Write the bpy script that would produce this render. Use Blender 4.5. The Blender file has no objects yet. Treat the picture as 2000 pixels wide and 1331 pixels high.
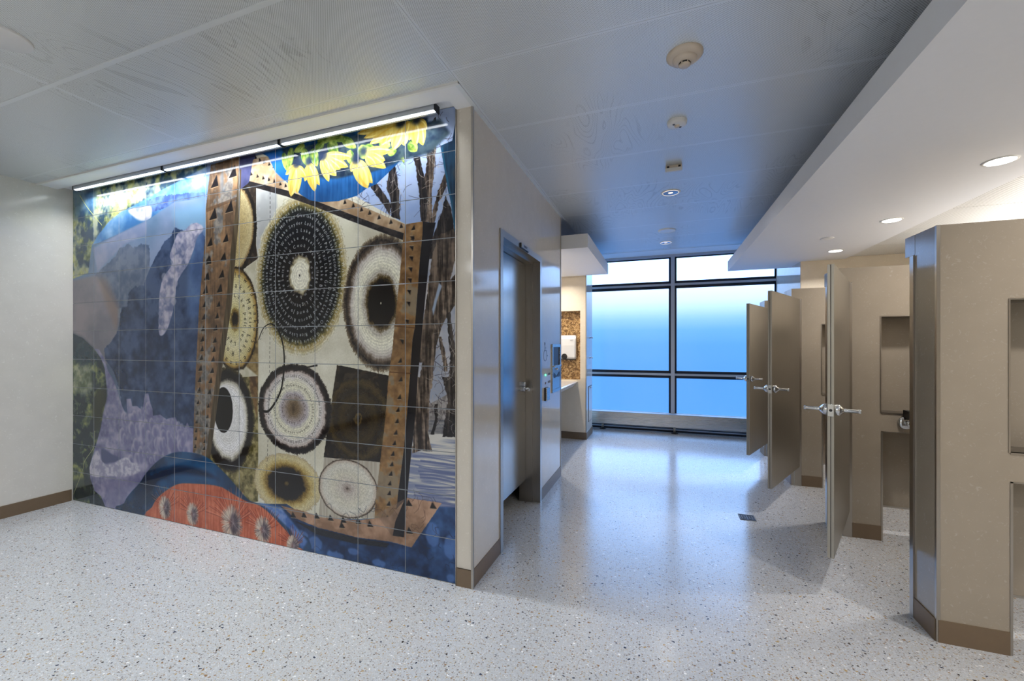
import bpy, bmesh, math, random
import numpy as np
from mathutils import Vector, Matrix
# ================================================================ camera, world, exposure
SC = bpy.context.scene; COL = SC.collection
YAW = math.atan(293/808.0)
cam = bpy.data.cameras.new('camera'); cam.sensor_width = 36; cam.lens = 808/2000*36; cam.shift_y = 9.5/2000; cam.clip_start = .05
cob = bpy.data.objects.new('camera', cam); COL.objects.link(cob)
cob.location = (0, 0, 1.45); cob.rotation_euler = (math.radians(90), 0, YAW); SC.camera = cob
SC.view_settings.view_transform = 'Standard'; SC.view_settings.look = 'None'; SC.view_settings.gamma = 1
SC.view_settings.use_curve_mapping = False; SC.view_settings.exposure = 0.12
SC.cycles.max_bounces = 8; SC.cycles.diffuse_bounces = 5; SC.cycles.glossy_bounces = 4; SC.cycles.transmission_bounces = 4
SC.cycles.sample_clamp_indirect = 6; SC.cycles.caustics_reflective = False; SC.cycles.caustics_refractive = False; SC.cycles.use_denoising = True
W = bpy.data.worlds.new('world'); SC.world = W; W.use_nodes = True
SKY = 1.25; STALL_P = 11; LOBBY_P = 19; LED_P = 11.5      # brightness of the sky, the canopy downlights and the added lobby downlights
def _world():
    nt = W.node_tree; n = nt.nodes; l = nt.links; bg = n['Background']
    tc = n.new('ShaderNodeTexCoord'); sp = n.new('ShaderNodeSeparateXYZ'); l.new(tc.outputs['Generated'], sp.inputs[0])
    cr = n.new('ShaderNodeValToRGB'); mr = n.new('ShaderNodeMapRange'); mr.inputs[1].default_value = -.5; mr.inputs[2].default_value = .5
    l.new(sp.outputs['Z'], mr.inputs[0]); l.new(mr.outputs[0], cr.inputs[0]); e = cr.color_ramp.elements
    # snow-blue ground below the horizon, white overcast sky above it
    e[0].position = 0.0; e[0].color = (.06, .24, .55, 1)
    e[1].position = 1.0; e[1].color = (1.9, 3.0, 4.9, 1)
    for p, c in ((.42, (.06, .24, .55, 1)), (.50, (.08, .28, .58, 1)), (.535, (.15, .38, .70, 1)), (.56, (.36, .58, .86, 1)), (.60, (1.0, 1.1, 1.2, 1)), (.68, (1.7, 2.6, 4.2, 1))):
        q = e.new(p); q.color = c
    l.new(cr.outputs[0], bg.inputs[0]); bg.inputs[1].default_value = SKY
_world()
# skylight entering through the window wall (an area lamp standing just outside the glass, sized like the glazing)
def area_light(name, loc, size, size_y, power, colr, rot=(0, 0, 0), shape='RECTANGLE', spread=180):
    L = bpy.data.lights.new(name, 'AREA'); L.shape = shape; L.size = size; L.size_y = size_y; L.energy = power; L.color = colr; L.spread = math.radians(spread)
    o = bpy.data.objects.new(name, L); o.location = loc; o.rotation_euler = rot; COL.objects.link(o); return o
# ================================================================ materials
def _mat(name):
    m = bpy.data.materials.new(name); m.use_nodes = True; nt = m.node_tree
    return m, nt, nt.nodes, nt.links, nt.nodes['Principled BSDF']
def srgb(r, g, b):
    f = lambda c: (c/255/12.92) if c/255 <= .04045 else ((c/255+.055)/1.055)**2.4
    return (f(r), f(g), f(b), 1)
def plain(name, rgb, rough=.5, metal=0, spec=.5, noise=0, coat=0, nscale=30):
    m, nt, n, l, b = _mat(name)
    b.inputs['Base Color'].default_value = srgb(*rgb); b.inputs['Roughness'].default_value = rough; b.inputs['Metallic'].default_value = metal
    b.inputs['Specular IOR Level'].default_value = spec; b.inputs['Coat Weight'].default_value = coat
    if noise:
        tc = n.new('ShaderNodeTexCoord'); nz = n.new('ShaderNodeTexNoise'); nz.inputs['Scale'].default_value = nscale; nz.inputs['Detail'].default_value = 5
        l.new(tc.outputs['Object'], nz.inputs['Vector']); mx = n.new('ShaderNodeMix'); mx.data_type = 'RGBA'
        c = srgb(*rgb); mx.inputs[6].default_value = (c[0]*(1-noise), c[1]*(1-noise), c[2]*(1-noise), 1); mx.inputs[7].default_value = (c[0]*(1+noise), c[1]*(1+noise), c[2]*(1+noise), 1)
        l.new(nz.outputs['Fac'], mx.inputs[0]); l.new(mx.outputs[2], b.inputs['Base Color'])
    return m
def laminate(name, rgb, fleck, rough=.13, spec=.5):
    """glossy resin panel with pale fibre flecks"""
    m, nt, n, l, b = _mat(name)
    tc = n.new('ShaderNodeTexCoord'); c = srgb(*rgb); f = srgb(*fleck)
    nz = n.new('ShaderNodeTexNoise'); nz.inputs['Scale'].default_value = 9; nz.inputs['Detail'].default_value = 6; l.new(tc.outputs['Object'], nz.inputs['Vector'])
    nz2 = n.new('ShaderNodeTexNoise'); nz2.inputs['Scale'].default_value = 34; nz2.inputs['Detail'].default_value = 2; nz2.inputs['Distortion'].default_value = 2.5; l.new(tc.outputs['Object'], nz2.inputs['Vector'])
    r = n.new('ShaderNodeMapRange'); r.inputs[1].default_value = .62; r.inputs[2].default_value = .74; l.new(nz2.outputs['Fac'], r.inputs[0])
    mx = n.new('ShaderNodeMix'); mx.data_type = 'RGBA'; mx.inputs[6].default_value = (c[0]*.93, c[1]*.93, c[2]*.93, 1); mx.inputs[7].default_value = (c[0]*1.06, c[1]*1.06, c[2]*1.06, 1); l.new(nz.outputs['Fac'], mx.inputs[0])
    m2 = n.new('ShaderNodeMix'); m2.data_type = 'RGBA'; l.new(r.outputs[0], m2.inputs[0]); l.new(mx.outputs[2], m2.inputs[6]); m2.inputs[7].default_value = f
    l.new(m2.outputs[2], b.inputs['Base Color']); b.inputs['Roughness'].default_value = rough; b.inputs['Specular IOR Level'].default_value = spec
    return m
def steel(name, rgb, rough=.3, axis=2):
    """brushed stainless steel: fine grain stretched along one axis"""
    m, nt, n, l, b = _mat(name); b.inputs['Metallic'].default_value = 1; b.inputs['Base Color'].default_value = srgb(*rgb)
    tc = n.new('ShaderNodeTexCoord'); mp = n.new('ShaderNodeMapping'); s = [420, 420, 420]; s[axis] = 3; mp.inputs['Scale'].default_value = s
    l.new(tc.outputs['Object'], mp.inputs[0]); nz = n.new('ShaderNodeTexNoise'); nz.inputs['Scale'].default_value = 1; nz.inputs['Detail'].default_value = 2; l.new(mp.outputs[0], nz.inputs['Vector'])
    r = n.new('ShaderNodeMapRange'); r.inputs[3].default_value = rough*.8; r.inputs[4].default_value = rough*1.25; l.new(nz.outputs['Fac'], r.inputs[0]); l.new(r.outputs[0], b.inputs['Roughness'])
    return m
def emit(name, rgb, k, base=None):
    m, nt, n, l, b = _mat(name); b.inputs['Base Color'].default_value = srgb(*rgb); b.inputs['Emission Color'].default_value = srgb(*rgb); b.inputs['Emission Strength'].default_value = k
    return m
def mathn(n, l, op, a, b=None, c=None):
    x = n.new('ShaderNodeMath'); x.operation = op
    for i, v in enumerate((a, b, c)):
        if v is None: continue
        if isinstance(v, (int, float)): x.inputs[i].default_value = v
        else: l.new(v, x.inputs[i])
    return x.outputs[0]
def perforated(name, rgb, pitch=.0100, rad=.23, dark=.12, soft=.50, rough=.38, slots=False, metal=.3):
    """painted sheet with a staggered pattern of small round holes; a few wrinkled lines of darker holes"""
    m, nt, n, l, b = _mat(name); c = srgb(*rgb)
    tc = n.new('ShaderNodeTexCoord'); sp = n.new('ShaderNodeSeparateXYZ'); l.new(tc.outputs['Object'], sp.inputs[0])
    u = mathn(n, l, 'DIVIDE', sp.outputs['X'], pitch); v = mathn(n, l, 'DIVIDE', sp.outputs['Y'], pitch)
    def lat(off):
        a = mathn(n, l, 'SUBTRACT', mathn(n, l, 'FRACT', mathn(n, l, 'ADD', u, off)), .5); d = mathn(n, l, 'SUBTRACT', mathn(n, l, 'FRACT', mathn(n, l, 'ADD', v, off)), .5)
        return mathn(n, l, 'SQRT', mathn(n, l, 'ADD', mathn(n, l, 'MULTIPLY', a, a), mathn(n, l, 'MULTIPLY', d, d)))
    d = mathn(n, l, 'MINIMUM', lat(0.0), lat(.5)); h = mathn(n, l, 'LESS_THAN', d, rad)
    nz = n.new('ShaderNodeTexNoise'); nz.inputs['Scale'].default_value = 1.0; nz.inputs['Detail'].default_value = 1.5; nz.inputs['Distortion'].default_value = .7; mpp = n.new('ShaderNodeMapping'); mpp.inputs['Scale'].default_value = (3.2, .8, 1); mpp.inputs['Rotation'].default_value = (0, 0, .35); l.new(tc.outputs['Object'], mpp.inputs[0]); l.new(mpp.outputs[0], nz.inputs['Vector'])
    band = mathn(n, l, 'LESS_THAN', mathn(n, l, 'ABSOLUTE', mathn(n, l, 'SUBTRACT', mathn(n, l, 'FRACT', mathn(n, l, 'MULTIPLY', nz.outputs['Fac'], 26)), .5)), .1)
    nm = n.new('ShaderNodeTexNoise'); nm.inputs['Scale'].default_value = 1.1; l.new(tc.outputs['Object'], nm.inputs['Vector'])
    mk = n.new('ShaderNodeMapRange'); mk.inputs[1].default_value = .5; mk.inputs[2].default_value = .58; l.new(nm.outputs['Fac'], mk.inputs[0])
    st = mathn(n, l, 'MULTIPLY', band, mk.outputs[0])
    hd = n.new('ShaderNodeMix'); hd.data_type = 'RGBA'; l.new(st, hd.inputs[0]); hd.inputs[6].default_value = (c[0]*soft, c[1]*soft, c[2]*soft, 1); hd.inputs[7].default_value = (c[0]*dark, c[1]*dark, c[2]*dark, 1)
    mx = n.new('ShaderNodeMix'); mx.data_type = 'RGBA'; l.new(h, mx.inputs[0]); mx.inputs[6].default_value = c; l.new(hd.outputs[2], mx.inputs[7]); l.new(mx.outputs[2], b.inputs['Base Color'])
    b.inputs['Roughness'].default_value = rough; b.inputs['Metallic'].default_value = metal; b.inputs['Specular IOR Level'].default_value = .7
    return m
def terrazzo():
    m, nt, n, l, b = _mat('terrazzo_floor'); tc = n.new('ShaderNodeTexCoord')
    base = (.535, .555, .585)
    cur = None
    nb = n.new('ShaderNodeTexNoise'); nb.inputs['Scale'].default_value = 60; nb.inputs['Detail'].default_value = 3; l.new(tc.outputs['Object'], nb.inputs['Vector'])
    mx = n.new('ShaderNodeMix'); mx.data_type = 'RGBA'; l.new(nb.outputs['Fac'], mx.inputs[0]); mx.inputs[6].default_value = (base[0]*.86, base[1]*.86, base[2]*.86, 1); mx.inputs[7].default_value = (base[0]*1.12, base[1]*1.12, base[2]*1.12, 1); cur = mx.outputs[2]
    def chips(scale, lim, keep, ramp, off, spec=None):
        nonlocal cur
        mp = n.new('ShaderNodeMapping'); mp.inputs['Location'].default_value = off; mp.inputs['Scale'].default_value = (scale, scale*1.25, scale); l.new(tc.outputs['Object'], mp.inputs[0])
        nz = n.new('ShaderNodeTexNoise'); nz.inputs['Scale'].default_value = 1.4; l.new(mp.outputs[0], nz.inputs['Vector'])
        ad = n.new('ShaderNodeMixRGB'); ad.blend_type = 'LINEAR_LIGHT'; ad.inputs[0].default_value = .5; l.new(mp.outputs[0], ad.inputs[1]); l.new(nz.outputs['Color'], ad.inputs[2])
        v = n.new('ShaderNodeTexVoronoi'); v.voronoi_dimensions = '2D'; v.inputs['Scale'].default_value = 1; l.new(ad.outputs[0], v.inputs['Vector'])
        sp = n.new('ShaderNodeSeparateColor'); l.new(v.outputs['Color'], sp.inputs[0])
        lim_ = mathn(n, l, 'MULTIPLY', mathn(n, l, 'ADD', mathn(n, l, 'MULTIPLY', sp.outputs[1], .9), .4), lim)
        k = mathn(n, l, 'MULTIPLY', mathn(n, l, 'LESS_THAN', v.outputs['Distance'], lim_), mathn(n, l, 'LESS_THAN', sp.outputs[0], keep))
        cr = n.new('ShaderNodeValToRGB'); cr.color_ramp.interpolation = 'CONSTANT'; e = cr.color_ramp.elements
        e[0].position = 0; e[0].color = ramp[0]; e[1].position = 1/len(ramp); e[1].color = ramp[1]
        for i in range(2, len(ramp)): q = e.new(i/len(ramp)); q.color = ramp[i]
        l.new(sp.outputs[2], cr.inputs[0]); mx = n.new('ShaderNodeMix'); mx.data_type = 'RGBA'; l.new(k, mx.inputs[0]); l.new(cur, mx.inputs[6]); l.new(cr.outputs[0], mx.inputs[7]); cur = mx.outputs[2]
    R = [srgb(150, 138, 126), srgb(172, 172, 174), srgb(182, 166, 138), srgb(118, 110, 106), srgb(190, 182, 168), srgb(136, 130, 128), srgb(160, 136, 114)]
    chips(150, .34, .62, [srgb(188, 186, 184), srgb(192, 184, 172), srgb(172, 168, 166), srgb(228, 228, 228), srgb(182, 170, 150)], (0, 0, 0))
    chips(78, .27, .55, R, (3.3, 1.7, 0))
    chips(46, .24, .16, [srgb(70, 64, 62), srgb(240, 240, 240), srgb(150, 120, 90), srgb(60, 66, 84), srgb(176, 150, 104)], (7.7, 5.1, 0))
    l.new(cur, b.inputs['Base Color']); b.inputs['Specular IOR Level'].default_value = .55
    nr = n.new('ShaderNodeTexNoise'); nr.inputs['Scale'].default_value = 1.3; nr.inputs['Detail'].default_value = 3; l.new(tc.outputs['Object'], nr.inputs['Vector'])
    r = n.new('ShaderNodeMapRange'); r.inputs[3].default_value = .13; r.inputs[4].default_value = .24; l.new(nr.outputs['Fac'], r.inputs[0]); l.new(r.outputs[0], b.inputs['Roughness'])
    return m
def granite():
    m, nt, n, l, b = _mat('brown_stone'); tc = n.new('ShaderNodeTexCoord'); nz = n.new('ShaderNodeTexNoise'); nz.inputs['Scale'].default_value = 17; nz.inputs['Detail'].default_value = 8; nz.inputs['Distortion'].default_value = 2.2
    l.new(tc.outputs['Object'], nz.inputs['Vector']); cr = n.new('ShaderNodeValToRGB'); l.new(nz.outputs['Fac'], cr.inputs[0]); e = cr.color_ramp.elements
    e[0].position = .32; e[0].color = srgb(66, 46, 26); e[1].position = .7; e[1].color = srgb(214, 186, 140)
    q = e.new(.46); q.color = srgb(128, 94, 54); q = e.new(.56); q.color = srgb(176, 140, 90)
    l.new(cr.outputs[0], b.inputs['Base Color']); b.inputs['Roughness'].default_value = .35; return m
def glass_pane():
    """etched glass: lets most daylight straight through, scatters the rest, keeps a faint surface sheen"""
    m, nt, n, l, b = _mat('etched_glass'); n.remove(b); out = n['Material Output']
    tr = n.new('ShaderNodeBsdfTransparent'); tr.inputs[0].default_value = (.86, .93, 1, 1)
    tl = n.new('ShaderNodeBsdfTranslucent'); tl.inputs[0].default_value = (.42, .66, 1, 1)
    gl = n.new('ShaderNodeBsdfGlossy'); gl.inputs['Roughness'].default_value = .2; gl.inputs[0].default_value = (.9, .95, 1, 1)
    a = n.new('ShaderNodeMixShader'); a.inputs[0].default_value = .11; l.new(tr.outputs[0], a.inputs[1]); l.new(tl.outputs[0], a.inputs[2])
    c = n.new('ShaderNodeMixShader'); c.inputs[0].default_value = .04; l.new(a.outputs[0], c.inputs[1]); l.new(gl.outputs[0], c.inputs[2]); l.new(c.outputs[0], out.inputs[0])
    return m
M = {}
M['floor'] = terrazzo(); M['lam'] = laminate('wall_laminate', (206, 199, 187), (217, 212, 202), rough=.11)
M['stall'] = laminate('stall_laminate', (157, 146, 131), (169, 159, 146), rough=.16)
M['cream'] = laminate('cream_laminate', (226, 214, 194), (236, 227, 212), rough=.25)
M['leftlam'] = laminate('pale_laminate', (214, 211, 204), (226, 224, 218), rough=.16)
M['base'] = plain('brown_base', (112, 94, 74), .4, noise=.06); M['gyp'] = plain('white_gypsum', (236, 237, 240), .8, noise=.015, spec=.2)
M['perf'] = perforated('perforated_ceiling', (232, 236, 238)); M['perfrim'] = plain('ceiling_metal', (226, 230, 233), .40, metal=.3)
M['perfw'] = perforated('perforated_white', (236, 236, 234), pitch=.02, rad=.26, soft=.62, dark=.5, metal=0); M['white'] = plain('white_paint', (232, 232, 230), .45)
M['steel'] = steel('brushed_steel', (172, 167, 160), .30); M['steelh'] = steel('brushed_steel_crosswise', (186, 182, 176), .26, axis=0); M['doorsteel'] = steel('linen_steel', (164, 160, 152), .34)
M['leaf'] = steel('door_steel', (176, 174, 170), .22); M['chrome'] = plain('satin_chrome', (205, 208, 212), .16, metal=1); M['darkm'] = plain('dark_metal', (40, 42, 46), .45, metal=.3); M['black'] = plain('black_plastic', (14, 14, 16), .5)
M['winframe'] = plain('window_gasket', (4, 18, 34), .55); M['alu'] = plain('anodised_aluminium', (176, 182, 192), .35, metal=.15); M['alusteel'] = plain('satin_aluminium', (150, 152, 154), .35, metal=.8); M['stone'] = granite(); M['glass'] = glass_pane()
M['beige'] = plain('beige_plastic', (206, 192, 176), .4); M['whitep'] = plain('white_plastic', (226, 226, 226), .4); M['edge'] = plain('grey_glaze_edge', (150, 156, 162), .12); M['grout'] = plain('pale_grout', (150, 154, 158), .7, noise=.05)
M['lampoff'] = plain('lamp_reflector', (215, 220, 226), .15, metal=1); M['lamp'] = emit('downlight_lens', (255, 252, 246), 5.0); M['lampdim'] = emit('dim_lens', (255, 236, 214), 1.2)
M['led'] = emit('led_lens', (240, 247, 255), 11.0); M['green'] = emit('green_indicator', (60, 255, 150), 9.0); M['red'] = plain('red_indicator', (96, 20, 24), .3)
M['ink'] = plain('grey_ink', (92, 98, 112), .5); M['counter'] = plain('white_counter', (238, 234, 228), .2, coat=.3)
# ================================================================ builders
def _tag(o, label=None, cat=None, group=None, kind=None):
    if label: o['label'] = label
    if cat: o['category'] = cat
    if group: o['group'] = group
    if kind: o['kind'] = kind
    return o
def link(name, bm, mats, parent=None, smooth=False, loc=None):
    me = bpy.data.meshes.new(name); bm.to_mesh(me); bm.free()
    for m in (mats if isinstance(mats, (list, tuple)) else [mats]): me.materials.append(m)
    if smooth:
        for p in me.polygons: p.use_smooth = True
    o = bpy.data.objects.new(name, me); COL.objects.link(o)
    if parent is not None:
        o.parent = parent; o.location = (0, 0, 0)
    if loc is not None: o.location = loc
    return o
def thing(name, label, cat, loc=(0, 0, 0), rz=0, group=None):
    o = bpy.data.objects.new(name, None); o.empty_display_size = .1; COL.objects.link(o); o.location = loc; o.rotation_euler = (0, 0, rz)
    return _tag(o, label, cat, group)
def bx(bm, x0, x1, y0, y1, z0, z1, bev=0, mi=0, mtx=None):
    r = bmesh.ops.create_cube(bm, size=1); vs = r['verts']
    for v in vs: v.co = Vector(((x0+x1)/2+v.co.x*(x1-x0), (y0+y1)/2+v.co.y*(y1-y0), (z0+z1)/2+v.co.z*(z1-z0)))
    if mi:
        for f in {f for v in vs for f in v.link_faces}: f.material_index = mi
    if bev:
        es = list({e for v in vs for e in v.link_edges}); r2 = bmesh.ops.bevel(bm, geom=es, offset=bev, segments=2, affect='EDGES', profile=.7); vs = list({v for f in r2['faces'] for v in f.verts} | {v for v in vs if v.is_valid})
    if mtx is not None:
        for v in vs: v.co = mtx @ v.co
    return vs
def box(name, x0, x1, y0, y1, z0, z1, mat, parent=None, bev=0, kind=None):
    bm = bmesh.new(); bx(bm, x0, x1, y0, y1, z0, z1, bev); o = link(name, bm, mat, parent)
    if kind: o['kind'] = kind
    return o
def cyl(bm, p0, p1, r0, r1=None, seg=20, caps=True, mi=0):
    r1 = r0 if r1 is None else r1; p0 = Vector(p0); p1 = Vector(p1); d = p1-p0; q = d.to_track_quat('Z', 'Y')
    A = []; B = []
    for i in range(seg):
        a = 2*math.pi*i/seg; e = Vector((math.cos(a), math.sin(a), 0)); A.append(bm.verts.new(p0+q @ (e*r0))); B.append(bm.verts.new(p1+q @ (e*r1)))
    fs = [bm.faces.new((A[i], A[(i+1) % seg], B[(i+1) % seg], B[i])) for i in range(seg)]
    if caps: fs += [bm.faces.new(A[::-1]), bm.faces.new(B)]
    for f in fs: f.material_index = mi
def lathe(bm, prof, seg=32, axis='Z', origin=(0, 0, 0), mis=None):
    """profile [(radius, height)]; heights along -Z when hanging"""
    o = Vector(origin); rings = []
    def pt(r, h, a):
        if axis == 'Z': return o+Vector((r*math.cos(a), r*math.sin(a), h))
        if axis == 'Y': return o+Vector((r*math.cos(a), h, r*math.sin(a)))
        return o+Vector((h, r*math.cos(a), r*math.sin(a)))
    for r, h in prof: rings.append([bm.verts.new(pt(r, h, 2*math.pi*i/seg)) for i in range(seg)] if r > 1e-6 else [bm.verts.new(pt(0, h, 0))])
    for k in range(len(rings)-1):
        a, b = rings[k], rings[k+1]
        for i in range(seg):
            j = (i+1) % seg
            if len(a) == 1 and len(b) == 1: continue
            f = bm.faces.new((a[0], b[j], b[i])) if len(a) == 1 else (bm.faces.new((a[i], a[j], b[0])) if len(b) == 1 else bm.faces.new((a[i], a[j], b[j], b[i])))
            if mis: f.material_index = mis[k]
def text(name, s, size, mat, parent, mtx, ext=.0006):
    cu = bpy.data.curves.new(name, 'FONT'); cu.body = s; cu.size = size; cu.extrude = ext; cu.align_x = 'CENTER'; cu.align_y = 'CENTER'; cu.resolution_u = 2
    t = bpy.data.objects.new(name, cu); me = bpy.data.meshes.new_from_object(t); bpy.data.objects.remove(t); bpy.data.curves.remove(cu)
    me.transform(mtx); me.materials.clear(); me.materials.append(mat); o = bpy.data.objects.new(name, me); COL.objects.link(o); o.parent = parent; return o
# ------------------------------------------------------------------ mural print (flat picture on the glazed tiles)
# All control points are survey points of the mural wall, read off the photograph and turned into metres on that wall.
MS = 480.0; MX0 = -5.20; MY = 2.241; MW = int(4.032*MS); MH = int(2.90*MS)
_ca = math.atan(293/808.0); _c, _s = math.cos(_ca), math.sin(_ca)
def _P(u, v):
    d = (u-1000)/808.0; ry = _c+d*_s; t = MY/ry
    return ((-_s+d*_c)*t-MX0)*MS, (1.45+(675-v)/808.0*t)*MS
def PP(pts, o=(0, 0), k=1.0):
    return [_P(o[0]+x/k, o[1]+y/k) for x, y in pts]
IM = np.zeros((MH, MW, 3), np.float32)
RS = np.random.RandomState(11)
YY, XX = np.mgrid[0:MH, 0:MW].astype(np.float32)
def _up(g):
    h, w = g.shape
    ys = np.linspace(0, h-1.001, MH); xs = np.linspace(0, w-1.001, MW)
    yi = ys.astype(int); xi = xs.astype(int); fy = (ys-yi)[:, None]; fx = (xs-xi)[None, :]
    fy = fy*fy*(3-2*fy); fx = fx*fx*(3-2*fx)
    a = g[yi][:, xi]; b = g[yi][:, xi+1]; c = g[yi+1][:, xi]; d = g[yi+1][:, xi+1]
    return (a*(1-fx)+b*fx)*(1-fy)+(c*(1-fx)+d*fx)*fy
def fbm(cx, cy, octv=4):
    """noise -1..1; cell size in pixels"""
    out = np.zeros((MH, MW), np.float32); amp = 1.0; tot = 0
    for _ in range(octv):
        h = max(3, int(MH/cy)+2); w = max(3, int(MW/cx)+2)
        out += amp*_up(RS.uniform(-1, 1, (h, w))); tot += amp
        amp *= .55; cx /= 2.0; cy /= 2.0
        if cx < 1.5 or cy < 1.5: break
    return out/tot*1.6
NB = fbm(260, 220); NM = fbm(70, 70); NF = fbm(14, 14, 3); NV = fbm(6, 90, 3); NH_ = fbm(90, 6, 3); NG = fbm(3, 3, 1); NM2 = fbm(60, 80); NW = fbm(26, 26, 3)
def col(*c): return np.array(c, np.float32)/255.0
def tex(c1, c2, n, lo=-.6, hi=.6):
    t = np.clip((n-lo)/(hi-lo), 0, 1)[..., None]
    return col(*c1)*(1-t)+col(*c2)*t
def smooth(pts, n=8, closed=True):
    out = []; N = len(pts)
    for i in range(N if closed else N-1):
        if closed: p0, p1, p2, p3 = pts[i-1], pts[i], pts[(i+1) % N], pts[(i+2) % N]
        else: p0, p1, p2, p3 = pts[max(i-1, 0)], pts[i], pts[i+1], pts[min(i+2, N-1)]
        for k in range(n):
            t = k/n
            out.append(tuple(.5*(2*b+(c-a)*t+(2*a-5*b+4*c-d)*t*t+(3*b-a-3*c+d)*t**3) for a, b, c, d in zip(p0, p1, p2, p3)))
    if not closed: out.append(pts[-1])
    return out
def rough(pts, amp, step=6, closed=True):
    out = []; N = len(pts)
    for i in range(N if closed else N-1):
        a = pts[i]; b = pts[(i+1) % N]; L = math.hypot(b[0]-a[0], b[1]-a[1]); m = max(1, int(L/step))
        for k in range(m):
            t = k/m; w = amp if 0 < k else amp*.3
            out.append((a[0]+(b[0]-a[0])*t+RS.normal()*w, a[1]+(b[1]-a[1])*t+RS.normal()*w))
    return out
def fill(pts, blur=0):
    ys = [p[1] for p in pts]; y0 = max(0, int(min(ys))-2); y1 = min(MH, int(max(ys))+3)
    xs = [p[0] for p in pts]; x0 = max(0, int(min(xs))-2-blur); x1 = min(MW, int(max(xs))+3+blur)
    y0 = max(0, y0-blur); y1 = min(MH, y1+blur)
    if x1 <= x0 or y1 <= y0: return None
    m = np.zeros((y1-y0, x1-x0), np.float32); A = np.array(pts, np.float64); B = np.roll(A, -1, 0)
    for r in range(y1-y0):
        for sub in (.25, .75):
            y = y0+r+sub
            k = (A[:, 1] <= y) != (B[:, 1] <= y)
            if not k.any(): continue
            a = A[k]; b = B[k]
            cx = np.sort(a[:, 0]+(y-a[:, 1])/(b[:, 1]-a[:, 1])*(b[:, 0]-a[:, 0]))-x0
            for i in range(0, len(cx)-1, 2):
                p = min(max(cx[i], 0), x1-x0); q = min(max(cx[i+1], 0), x1-x0)
                if q <= p: continue
                ip, iq = int(p), int(q)
                if ip == iq:
                    if ip < x1-x0: m[r, ip] += .5*(q-p)
                else:
                    m[r, ip] += .5*(ip+1-p); m[r, ip+1:iq] += .5
                    if iq < x1-x0: m[r, iq] += .5*(q-iq)
    m = np.clip(m, 0, 1)
    if blur:
        for _ in range(2):
            c = np.cumsum(np.pad(m, ((0, 0), (blur+1, blur)), mode='edge'), 1); m = (c[:, 2*blur+1:]-c[:, :-2*blur-1])/(2*blur+1)
            c = np.cumsum(np.pad(m, ((blur+1, blur), (0, 0)), mode='edge'), 0); m = (c[2*blur+1:]-c[:-2*blur-1])/(2*blur+1)
    return (slice(y0, y1), slice(x0, x1)), m
def put(fm, c, al=1.0):
    if fm is None: return
    sl, m = fm
    cc = c[sl] if isinstance(c, np.ndarray) and c.ndim == 3 else (c if isinstance(c, np.ndarray) else col(*c))
    IM[sl] = IM[sl]*(1-m[..., None]*al)+cc*m[..., None]*al
def area(pts, c, o=(0, 0), k=1.0, sm=False, rg=0, blur=0, al=1.0):
    p = PP(pts, o, k)
    if sm: p = smooth(p)
    if rg: p = rough(p, rg)
    fm = fill(p, blur); put(fm, c, al); return fm
def stroke(pts, w, c, sm=True, al=1.0, w1=None):
    """pts in mural pixels"""
    if sm and len(pts) > 2: pts = smooth(pts, 6, False)
    L = []; R = []; n = len(pts)
    for i, p in enumerate(pts):
        a = pts[max(i-1, 0)]; b = pts[min(i+1, n-1)]; dx, dy = b[0]-a[0], b[1]-a[1]; l = math.hypot(dx, dy) or 1
        ww = (w if w1 is None else w+(w1-w)*i/(n-1))/2
        L.append((p[0]-dy/l*ww, p[1]+dx/l*ww)); R.append((p[0]+dy/l*ww, p[1]-dx/l*ww))
    put(fill(L+R[::-1]), c, al)
def ell(cu, cv, lu, ru, tv, bv, o=(0, 0), k=1.0):
    """centre and radii (mural px) of an ellipse from its left/right/top/bottom in the photograph"""
    c = _P(o[0]+cu/k, o[1]+cv/k); l = _P(o[0]+lu/k, o[1]+cv/k); r = _P(o[0]+ru/k, o[1]+cv/k); t = _P(o[0]+cu/k, o[1]+tv/k); b = _P(o[0]+cu/k, o[1]+bv/k)
    return ((l[0]+r[0])/2, (t[1]+b[1])/2, (r[0]-l[0])/2, (t[1]-b[1])/2)
def slice_(e, stops, fuzz=.02, rays=.03, clip=None, seedk=0, rmax=1.0, off=(0, 0)):
    """wood slice: radial colour stops [(r, rgb)] with ragged angular streaks"""
    cx, cy, rx, ry = e; m = 1.15
    x0 = max(0, int(cx-rx*m)); x1 = min(MW, int(cx+rx*m)); y0 = max(0, int(cy-ry*m)); y1 = min(MH, int(cy+ry*m))
    sl = (slice(y0, y1), slice(x0, x1)); X = (XX[sl]-cx)/rx; Y = (YY[sl]-cy)/ry
    r = np.sqrt(X*X+Y*Y); a = np.arctan2(Y, X)
    rs = np.random.RandomState(50+seedk)
    ta = rs.uniform(-1, 1, 720); ia = (a+math.pi)/(2*math.pi)*719
    fine = ta[ia.astype(int)]
    tb = rs.uniform(-1, 1, 26); f = (a+math.pi)/(2*math.pi)*25; i0 = f.astype(int); fr = f-i0; coarse = tb[i0]*(1-fr)+tb[(i0+1) % 25]*fr
    rr = r+fine*rays*.55*np.clip(r*1.5, 0, 1)+NV[sl]*rays*.3+NF[sl]*fuzz+coarse*.012+NG[sl]*.006
    ks = [s[0] for s in stops]; cs = np.array([s[1] for s in stops], np.float32)/255.
    out = np.stack([np.interp(rr, ks, cs[:, j]) for j in range(3)], -1)
    out *= (1+.06*NG[sl][..., None]+.05*np.sin(r*140+NM[sl]*2)[..., None])
    mask = np.clip((rmax-rr)*rx*.35, 0, 1)
    if clip is not None:
        full = np.zeros((MH, MW), np.float32); full[clip[0]] = clip[1]; mask = mask*full[sl]
    put((sl, mask), np.clip(out, 0, 1) if False else _pad(out, sl))
def _pad(a, sl):
    full = np.zeros((MH, MW, 3), np.float32); full[sl] = a; return full
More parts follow.
